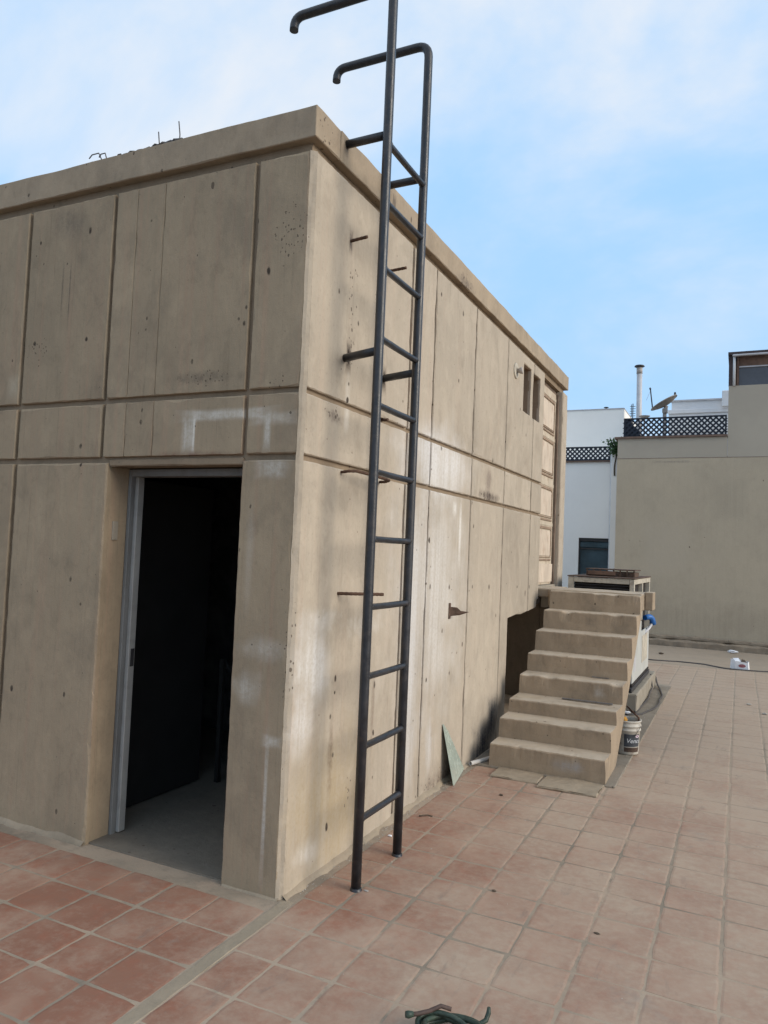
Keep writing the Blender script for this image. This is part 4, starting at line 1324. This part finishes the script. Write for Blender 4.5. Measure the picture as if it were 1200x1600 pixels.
tag(tube('floor_cable', wobble([(0.35, 10.30, 0.006), (0.62, 10.22, 0.006), (1.0, 10.33, 0.006), (1.4, 10.30, 0.006), (1.75, 10.0, 0.006), (2.1, 10.05, 0.006), (2.6, 10.2, 0.006), (3.6, 10.0, 0.006), (5.5, 10.4, 0.006)], 0.05, 0.12, 3), 0.011, 'cable', None, 8),
    'thin dark cable running across the far bare concrete floor', 'cable')
loop = [(0.72, 5.42, 0.02), (0.85, 5.30, 0.02), (0.98, 5.42, 0.02), (1.06, 5.75, 0.02), (1.09, 6.25, 0.02), (1.06, 6.75, 0.02), (1.00, 7.2, 0.025), (0.93, 7.45, 0.08), (0.90, 7.52, 0.16)]
tag(tube('loose_cable', wobble(loop, 0.03, 0.08, 8), 0.010, 'cable', None, 8), 'loose grey cable curling on the pad around the air conditioner block', 'cable')
tag(tube('loose_cable', wobble([(0.90, 5.44, 0.022), (0.935, 5.9, 0.022), (0.945, 6.4, 0.03), (0.94, 6.9, 0.08), (0.90, 7.1, 0.21)], 0.02, 0.08, 5), 0.009, 'cable', None, 8), 'short cable lying against the side of the air conditioner block', 'cable')

# white carton and litter
cb = thing('carton', (1.95, 10.1, 0), 'small crumpled white carton with red print on the far floor', 'box')
cv = [(1.850, 10.06, 0), (2.045, 10.05, 0), (2.060, 10.22, 0), (1.78, 10.20, 0), (1.855, 10.055, 0.135), (2.035, 10.05, 0.120), (2.05, 10.20, 0.125), (1.79, 10.19, 0.150)]
mesh('carton_body', cv, [(0, 1, 5, 4), (1, 2, 6, 5), (2, 3, 7, 6), (3, 0, 4, 7), (0, 3, 2, 1)], 'paper', cb)
mesh('carton_flap', [(1.855, 10.056, 0.135), (1.93, 10.056, 0.13), (1.90, 10.13, 0.175), (1.82, 10.13, 0.165), (1.857, 10.060, 0.138), (1.93, 10.060, 0.134), (1.90, 10.134, 0.178), (1.82, 10.134, 0.168)], [(0, 1, 2, 3), (7, 6, 5, 4), (0, 4, 5, 1), (1, 5, 6, 2), (2, 6, 7, 3), (3, 7, 4, 0)], 'paper', cb)
mesh('carton_content', [(1.93, 10.09, 0.11), (2.02, 10.09, 0.11), (2.02, 10.18, 0.11), (1.93, 10.18, 0.11), (1.95, 10.12, 0.165), (1.99, 10.13, 0.15)], [(0, 1, 5, 4), (1, 2, 5), (2, 3, 4, 5), (3, 0, 4), (0, 3, 2, 1)], 'twig', cb)
n = 14
mesh('print', [(1.953 + 0.052 * math.cos(2 * math.pi * k / n), 10.0515 - 0.0, 0.066 + 0.026 * math.sin(2 * math.pi * k / n)) for k in range(n)], [tuple(range(n))], 'print_red', cb)


def scrap(x, y, s, mat, label, name='paper_scrap', cat='litter', z=0.0, h=0.35, seed=0):
    """a crumpled bit: low-poly lump, flattened"""
    bm_ = bmesh.new()
    bmesh.ops.create_icosphere(bm_, subdivisions=2, radius=1.0)
    for v in bm_.verts:
        d = 1 + 0.45 * noise.noise(v.co * 1.6 + Vector((seed * 4.1, x, y)))
        v.co = Vector((x + v.co.x * s * d, y + v.co.y * s * 0.6 * d, z + s * h * (1 + v.co.z * d)))
    return tag(bm_obj(name, bm_, mat), label, cat)


scrap(1.80, 12.40, 0.085, 'paper', 'white paper scrap at the foot of the far tan wall', seed=1)
scrap(2.02, 6.88, 0.030, 'crumb', 'pale mortar lump on the tiles near the right edge, the farther of two', 'mortar_lump', 'rubble', seed=2)
scrap(2.174, 6.37, 0.030, 'crumb', 'pale mortar lump on the tiles near the right edge, the nearer of two', 'mortar_lump', 'rubble', seed=3)
scrap(0.83, 5.38, 0.045, 'paper', 'white paper scrap on the pad below the air conditioner', seed=4, z=0.012)
scrap(0.995, 4.70, 0.040, 'grey_strip', 'dark flat litter on the pad behind the bucket', seed=5, z=0.012, h=0.2)
scrap(0.66, 11.2, 0.045, 'twig', 'dark bit of litter on the far concrete floor', 'leaf_litter', seed=6)
scrap(0.105, 0.985, 0.014, 'paper', 'tiny white crumb at the wall foot behind the ladder', 'plaster_crumb', 'rubble', seed=7)
scrap(0.30, 0.30, 0.012, 'crumb', 'small pale crumb on the tile beside the nearer ladder foot', 'plaster_crumb', 'rubble', seed=8, h=0.2)
scrap(0.45, 2.05, 0.016, 'twig', 'dark pebble on the tiles in front of the foot slab', 'pebble', 'rubble', seed=9)
scrap(1.36, 0.455, 0.014, 'twig', 'reddish dark spot of debris on a tile right of centre', 'pebble', 'rubble', seed=10, h=0.2)
scrap(0.84, 0.62, 0.012, 'twig', 'small dark pebble on the tiles in the open middle', 'pebble', 'rubble', seed=11)
tag(tube('dry_twig', wobble([(0.125, 1.37, 0.006), (0.16, 1.41, 0.007), (0.20, 1.41, 0.006)], 0.01, 0.02, 2), 0.004, 'twig', None, 6), 'small dry twig on the tiles between ladder and wall corner', 'twig')
rnd = random.Random(3)
vs, fs = [], []
for k in range(900):     # crumbs and grit: nobody would count them
    if k % 3 == 0:
        x, y = abs(rnd.gauss(0.03, 0.05)) + 0.012, rnd.uniform(0.1, 2.6)
    elif k % 3 == 1:
        x, y = rnd.uniform(0.1, 3.2), rnd.uniform(-0.8, 7)
    else:
        x, y = rnd.uniform(0.15, 1.1), rnd.uniform(2.9, 7.4)
    s = rnd.uniform(0.0012, 0.0042) * (1 + y * 0.12)
    z = 0.012 if (x < 1.1 and y > 2.7) else -0.002
    b = len(vs)
    for (a_, c_, e_) in ((1, 0, 0), (0, 1, 0), (-1, 0, 0), (0, -1, 0), (0, 0, 1)):
        vs.append((x + a_ * s * rnd.uniform(.6, 1.3), y + c_ * s * rnd.uniform(.6, 1.3), z + e_ * s + 0.001))
    fs += [(b, b + 1, b + 4), (b + 1, b + 2, b + 4), (b + 2, b + 3, b + 4), (b + 3, b, b + 4)]
o = mesh('grit', vs, fs, 'crumb')
o['kind'] = 'stuff'
tag(o, 'fine mortar grit scattered along the wall foot and tiles', 'grit')

# coil of hose at the bottom edge
hs = thing('hose_coil', (1.03, -0.525, 0), 'tangled dark green hose coil lying on the tiles at the bottom edge', 'hose')
bm = bmesh.new()
pts = []
for k in range(150):
    t = k / 150 * 2 * math.pi * 4.2
    r = 0.095 + 0.02 * math.sin(t * 0.63 + 1) + 0.014 * math.sin(t * 1.7)
    pts.append((1.035 + r * 1.05 * math.cos(t) + 0.015 * math.sin(t * .31), -0.525 + r * 0.80 * math.sin(t), 0.013 + 0.032 * (0.5 + 0.5 * math.sin(t * 0.47)) + 0.012 * math.sin(t * 1.3 + 2)))
pts = [(x, y, max(z, 0.011)) for x, y, z in pts]
add_tube(bm, pts, 0.0088, 9)
bm_obj('hose_loops', bm, 'hose', hs)
tube('hose_end', [(1.02, -0.45, 0.060), (0.985, -0.46, 0.066), (0.955, -0.495, 0.058), (0.925, -0.525, 0.056), (0.905, -0.545, 0.058)], 0.0075, 'hose_rust', hs, 9)
tube('end_clip', [(0.912, -0.538, 0.058), (0.900, -0.550, 0.059), (0.892, -0.556, 0.060)], [0.009, 0.0125, 0.0105], 'hose', hs, 8)
tube('hose_tip', [(1.11, -0.47, 0.035), (1.138, -0.425, 0.045), (1.142, -0.410, 0.062), (1.142, -0.408, 0.080)], [0.0085, 0.0085, 0.0085, 0.006], 'hose', hs, 9)
hs.location.y -= 0.022      # the whole coil a little nearer the camera

# ------------------------------------------------------------------ bits on the building's roof edge
ct = thing('cable_tuft', (-1.55, 0.08, 3.81), 'tuft of curled wires poking over the front roof edge, at its left', 'wires')
for (dx, h, c, s) in ((-0.02, 0.115, -0.10, 1), (0.02, 0.105, -0.06, 2), (0.05, 0.06, 0.03, 3), (0.09, 0.075, 0.05, 4), (-0.06, 0.05, -0.04, 5)):
    x = -1.50 + dx
    tube('wire', [(x, 0.09, 3.80), (x - 0.004, 0.088, 3.80 + h * .6), (x + c * .3, 0.085, 3.80 + h), (x + c * .8, 0.082, 3.80 + h * .98), (x + c, 0.08, 3.80 + h * .8)], 0.0035, 'cable', ct, 6)
dbl = thing('rubble_heap', (-1.08, 0.09, 3.81), 'low heap of dark debris on the front roof edge', 'rubble')
for k in range(9):
    x = -1.33 + k * 0.052
    bm = bmesh.new()
    bmesh.ops.create_icosphere(bm, subdivisions=2, radius=1.0)
    for v in bm.verts:
        d = 1 + 0.5 * noise.noise(v.co * 1.5 + Vector((k * 3.3, 0, 0)))
        v.co = Vector((x + v.co.x * 0.045 * d, 0.06 + v.co.y * 0.04 * d, 3.813 + (0.026 + 0.002 * k) * 0.6 * (1 + v.co.z * d) * 0.8))
    bm_obj('lump', bm, 'cable', dbl)
tag(tube('tie_wire', [(-1.085, 0.085, 3.81), (-1.083, 0.083, 3.88), (-1.090, 0.08, 3.945)], 0.0032, 'cable', None, 6), 'shorter upright wire on the front roof edge', 'wire')
tag(tube('tie_wire', [(-0.938, 0.085, 3.81), (-0.936, 0.083, 3.90), (-0.946, 0.08, 3.975)], 0.0032, 'cable', None, 6), 'taller upright wire on the front roof edge', 'wire')

# ------------------------------------------------------------------ neighbours behind the terrace
tn = thing('tan_building', (4, 15, -8), 'windowless tan plastered neighbour building with raised right block', 'building')
TX0 = -0.445
box('wall', TX0, 9.0, 13.0, 21.0, -8.0, 3.735, 'tan', tn)
box('upper_wall', TX0 + 0.004, 1.632, 13.004, 13.25, 3.742, 4.150, 'tan_up', tn)
box('coping', TX0 - 0.06, 1.636, 12.965, 13.28, 4.152, 4.19, 'cap', tn)
box('raised_block', 1.640, 9.0, 13.004, 18.0, 3.742, 5.150, 'tan_up', tn)
box('roof_terrace', TX0 + 0.004, 1.636, 13.254, 20.9, 3.738, 3.80, 'roofing', tn)
box('plaster_joint', TX0 - 0.002, 9.0, 12.996, 13.02, 3.7355, 3.7415, 'cap', tn)
rough_box('plinth_kerb', -2.0, 9.0, 12.70, 12.998, -0.05, 0.115, 'kerb', tn, 0.07, 0.020, 0.02, 1.6, 41)
rough_box('plinth_kerb', -2.0, 9.0, 12.88, 12.996, 0.117, 0.185, 'kerb', tn, 0.07, 0.014, 0.015, 1.6, 42)
# timber room on the raised block
box('room_back', 1.70, 9.0, 13.30, 17.9, 5.152, 5.70, 'timber', tn)
box('roof_edge', 1.622, 9.1, 12.96, 18.0, 5.765, 5.815, 'roof_dark', tn)
box('eaves_gutter', 1.70, 9.1, 12.90, 12.958, 5.715, 5.752, 'galv', tn, 0.01)
box('corner_post', 1.636, 1.70, 13.03, 13.10, 5.152, 5.763, 'roof_dark', tn)
tube('downpipe', [(1.735, 12.97, 5.735), (1.735, 12.985, 5.45), (1.735, 12.985, 5.145)], 0.026, 'pipe', tn, 10)
box('timber_post', 1.785, 1.815, 13.03, 13.10, 5.152, 5.763, 'timber', tn)
wn = box('window', 1.82, 5.0, 13.09, 13.12, 5.155, 5.525, 'pane_dark', tn)
box('window_frame', 1.82, 5.0, 13.06, 13.088, 5.520, 5.545, 'galv', wn)
for x in (2.60, 3.4, 4.2):
    box('window_bar', x, x + 0.03, 13.06, 13.088, 5.156, 5.518, 'roof_dark', wn)
box('head_board', 1.82, 9.0, 13.07, 13.12, 5.547, 5.763, 'timber', tn)


def lattice(x0, x1, z0, z1, y, pitch, w, label, solid=None):
    t = thing('lattice_fence', ((x0 + x1) / 2, y, z0), label, 'fence')
    box('frame_rail', x0, x1, y - 0.02, y + 0.02, z1 - 0.028, z1, 'lattice', t)
    box('frame_rail', x0, x1, y - 0.02, y + 0.02, z0, z0 + 0.025, 'lattice', t)
    for x in (x0, x1 - 0.03):
        box('frame_post', x, x + 0.03, y - 0.018, y + 0.018, z0 + 0.0255, z1 - 0.0285, 'lattice', t)
    H = z1 - z0
    for dirn in (1, -1):
        n_ = int((x1 - x0 + H) / pitch) + 1
        for k in range(n_):
            c = x0 - (H if dirn == 1 else 0) + k * pitch
            # line x = c + dirn*(z-z0)
            lo, hi = 0.0, H
            if dirn == 1:
                lo, hi = max(lo, x0 - c), min(hi, x1 - c)
            else:
                lo, hi = max(lo, c - x1), min(hi, c - x0)
            if hi - lo < 0.03:
                continue
            h = w * 0.7071
            yy = y - 0.005 if dirn == 1 else y + 0.005
            d = 0.0045
            pts_ = [(c + dirn * lo - h, z0 + lo), (c + dirn * lo + h, z0 + lo), (c + dirn * hi + h, z0 + hi), (c + dirn * hi - h, z0 + hi)]
            vs_ = [(px, yy - d, pz) for px, pz in pts_] + [(px, yy + d, pz) for px, pz in pts_]
            mesh('slat', vs_, [(0, 1, 2, 3), (7, 6, 5, 4), (0, 4, 5, 1), (1, 5, 6, 2), (2, 6, 7, 3), (3, 7, 4, 0)], 'lattice', t)
    if solid:
        vs_ = [(px, y + 0.016, pz) for px, pz in solid] + [(px, y + 0.024, pz) for px, pz in solid]
        n_ = len(solid)
        fs_ = [tuple(range(n_)), tuple(range(2 * n_ - 1, n_ - 1, -1))] + [(i, (i + 1) % n_, n_ + (i + 1) % n_, n_ + i) for i in range(n_)]
        mesh('backing_sheet', vs_, fs_, 'lattice', t)
    return t


lattice(-0.345, 1.615, 4.192, 4.598, 13.12, 0.1065, 0.034, 'dark diagonal lattice fence on top of the tan wall',
        [(-0.345, 4.2), (0.02, 4.2), (-0.16, 4.46), (-0.22, 4.59), (-0.345, 4.59)])
wb = thing('white_building', (-4, 17, -8), 'white two-level neighbour building with teal window left of the tan wall', 'building')
box('wall', -9.0, -1.575, 15.0, 22, -8.0, 3.925, 'white', wb)
box('wall', -1.575, -0.825, 15.0, 22, 2.125, 3.925, 'white', wb)
box('wall', -0.825, -0.50, 15.0, 22, -8.0, 3.925, 'white', wb)
box('wall', -1.575, -0.825, 15.0, 22, -8.0, 0.55, 'white', wb)
box('upper_storey', -9.0, -0.895, 17.0, 19.6, 3.93, 5.565, 'white', wb)
box('roof_edge', -9.05, -0.885, 16.98, 19.62, 5.567, 5.59, 'galv', wb)
wn = box('window', -1.573, -0.827, 15.10, 15.13, 0.552, 2.123, 'pane', wb)
box('window_head', -1.573, -0.827, 15.04, 15.098, 2.055, 2.122, 'dark_metal', wn)
box('roller_blind', -1.55, -0.85, 15.06, 15.095, 1.90, 2.03, 'pane', wn, 0.01)
box('blind_rail', -1.55, -0.85, 15.06, 15.098, 1.86, 1.885, 'dark_metal', wn)
box('window_stile', -1.573, -1.545, 15.06, 15.098, 0.553, 2.05, 'dark_metal', wn)
box('window_stile', -0.855, -0.827, 15.06, 15.098, 0.553, 2.05, 'dark_metal', wn)
box('ledge', -9.0, -0.86, 14.95, 14.998, 3.925, 3.96, 'cap', wb)
box('return_wall', -0.80, -0.46, 14.60, 14.99, -8.0, 4.22, 'white', wb)
lattice(-4.2, -0.885, 3.962, 4.290, 14.97, 0.108, 0.036, 'dark diagonal lattice fence on the lower white building left of the downpipe')
tag(tube('drain_pipe', [(-0.835, 14.93, 4.27), (-0.828, 14.93, 3.0), (-0.822, 14.93, -2.0)], 0.048, 'pipe', None, 14), 'tall white drain pipe at the joint of white and tan buildings', 'pipe')
rv = thing('roof_vent', (-1.36, 17.2, 5.59), 'tiny dark vent cap on the white roof edge', 'vent')
tube('vent_stem', [(-1.36, 17.1, 5.585), (-1.36, 17.1, 5.63)], 0.03, 'dark_metal', rv, 10)
lathe('vent_cap', [(0, 0.03), (0.06, 0.015), (0.065, 0.0), (0, 0.0)], (-1.36, 17.1, 5.63), 'dark_metal', rv, 14)
fb = thing('far_white_building', (3, 24, -8), 'low white parapet of a farther building behind the lattice', 'building')
box('wall', 0.02, 12, 20.04, 27, -8.0, 6.30, 'white2', fb)
box('parapet_step', -0.05, 12, 19.98, 20.036, 5.4, 5.93, 'white2', fb)
box('cornice', -0.07, 12, 19.93, 20.036, 5.932, 6.05, 'white2', fb, 0.01)
box('roof_edge', 0.0, 12, 20.0, 27.05, 6.302, 6.345, 'galv', fb)
rough_box('roof_block', 1.36, 1.62, 19.80, 19.92, 6.06, 6.52, 'white2', fb, 0.1, 0.004, 0.02, 1, 1)
ch = thing('flue_pipe', (-0.53, 17.0, 3.8), 'tall slim pale flue pipe with flat dark cap beside the dish', 'flue')
tube('flue_shaft', [(-0.50, 17.0, 3.8), (-0.53, 17.0, 6.60)], 0.068, 'galv', ch, 18)
tube('flue_collar', [(-0.53, 17.0, 6.46), (-0.532, 17.0, 6.62)], 0.074, 'dish', ch, 18)
lathe('flue_cap', [(0, 0.075), (0.11, 0.06), (0.13, 0.03), (0.07, 0.0), (0, 0.0)], (-0.533, 17.0, 6.62), 'dark_metal', ch, 18)
an = thing('tv_antenna', (-0.68, 17.0, 3.9), 'thin upright television antenna between white building and flue pipe', 'antenna')
tube('mast', [(-0.665, 16.95, 3.9), (-0.665, 16.95, 5.68)], 0.012, 'dark_metal', an, 8)
for k in range(5):
    z = 5.36 + k * 0.062
    tube('element', [(-0.74, 16.95, z), (-0.60, 16.95, z)], 0.007, 'dark_metal', an, 6)
tube('boom', [(-0.70, 16.95, 5.33), (-0.70, 16.95, 5.66)], 0.009, 'dark_metal', an, 6)

# satellite dish
sd_ = thing('satellite_dish', (0.29, 15.0, 3.8), 'large grey satellite dish tipped skyward on a post behind the lattice', 'dish')
tube('post', [(0.285, 15.0, 3.80), (0.285, 15.0, 5.06)], 0.042, 'dish', sd_, 14)
bm = bmesh.new()
add_box(bm, 0.235, 0.345, 14.93, 15.07, 5.03, 5.14, 0.012)
add_tube(bm, [(0.285, 15.0, 5.05), (0.315, 15.0, 5.20)], 0.045, 10)
bm_obj('tilt_bracket', bm, 'dish', sd_)
ax = Vector((-0.50, -0.05, 0.86)).normalized()
uu = Vector((0.86, 0.0, 0.50)).normalized()
vv = ax.cross(uu).normalized()
uu = vv.cross(ax).normalized()
c0 = Vector((0.305, 15.0, 5.205))
R0, DEP = 0.315, 0.075
bm = bmesh.new()
for off, flip in ((0.0, False), (0.012, True)):
    rings = []
    for ir in range(7):
        rr = R0 * ir / 6
        h = DEP * (ir / 6) ** 2 + off
        if ir == 0:
            rings.append([bm.verts.new(c0 + ax * h)])
        else:
            rings.append([bm.verts.new(c0 + ax * h + rr * (math.cos(2 * math.pi * k / 32) * uu + math.sin(2 * math.pi * k / 32) * vv)) for k in range(32)])
    for a, b in zip(rings, rings[1:]):
        for k in range(32):
            f = bm.faces.new((a[0], b[k], b[(k + 1) % 32])) if len(a) == 1 else bm.faces.new((a[k], a[(k + 1) % 32], b[(k + 1) % 32], b[k]))
            f.smooth = True
bm_obj('reflector', bm, 'dish', sd_)
rim = [c0 + ax * (DEP + 0.006) + R0 * (math.cos(2 * math.pi * k / 32) * uu + math.sin(2 * math.pi * k / 32) * vv) for k in range(33)]
tube('rim', rim, 0.012, 'dish', sd_, 8)
e0 = c0 + ax * DEP - uu * R0 * 0.9
fpt = Vector((-0.035, 14.98, 5.60))
tube('feed_arm', [e0, fpt], 0.014, 'dark_metal', sd_, 8)
tube('feed_horn', [fpt, fpt + Vector((-0.012, 0, 0.035))], [0.024, 0.018], 'dark_metal', sd_, 10)
tube('stay_wire', [fpt + Vector((0.0, 0.02, -0.03)), Vector((-0.13, 15.05, 5.36))], 0.003, 'galv', sd_, 6)
tp = c0 + ax * DEP + uu * R0 * 0.86
tube('top_clip', [tp, tp + Vector((-0.005, 0, 0.10))], [0.034, 0.02], 'dark_metal', sd_, 10)
d2 = thing('small_dish', (-0.33, 16.8, 5.2), 'small half-hidden dish rim right of the flue pipe base', 'dish')
lathe('reflector', [(0, 0.0), (0.08, 0.012), (0.14, 0.05), (0.145, 0.055), (0.08, 0.022), (0, 0.01)], (-0.36, 16.8, 5.26), 'dish', d2, 20)
tube('post', [(-0.36, 16.8, 3.8), (-0.36, 16.8, 5.262)], 0.02, 'dish', d2, 8)

# creeper between the two fences
cr = thing('creeper', (-0.70, 14.6, 3.7), 'small green creeper growing between the two lattice fences', 'plant')
tube('stem', wobble([(-0.72, 14.57, 3.55), (-0.70, 14.57, 4.0), (-0.74, 14.57, 4.35)], 0.03, 0.06, 1), 0.018, 'twig', cr, 7)
rnd = random.Random(11)
vs, fs = [], []
for k in range(420):
    t = rnd.random()
    cx, cz = -0.72 + rnd.gauss(0, 0.06 + 0.03 * t), 4.06 + 0.30 * t + rnd.gauss(0, 0.035)
    cy = 14.50 + rnd.gauss(0, 0.06)
    s = rnd.uniform(0.018, 0.045)
    a = Vector((rnd.gauss(0, 1), rnd.gauss(0, 1), rnd.gauss(0, 1))).normalized()
    b = a.cross(Vector((rnd.gauss(0, 1), rnd.gauss(0, 1), rnd.gauss(0, 1)))).normalized()
    c = Vector((cx, cy, cz))
    n0 = len(vs)
    vs += [c - a * s, c + b * s * .6, c + a * s, c - b * s * .6]
    fs.append((n0, n0 + 1, n0 + 2, n0 + 3))
mesh('foliage', vs, fs, 'leaf', cr)
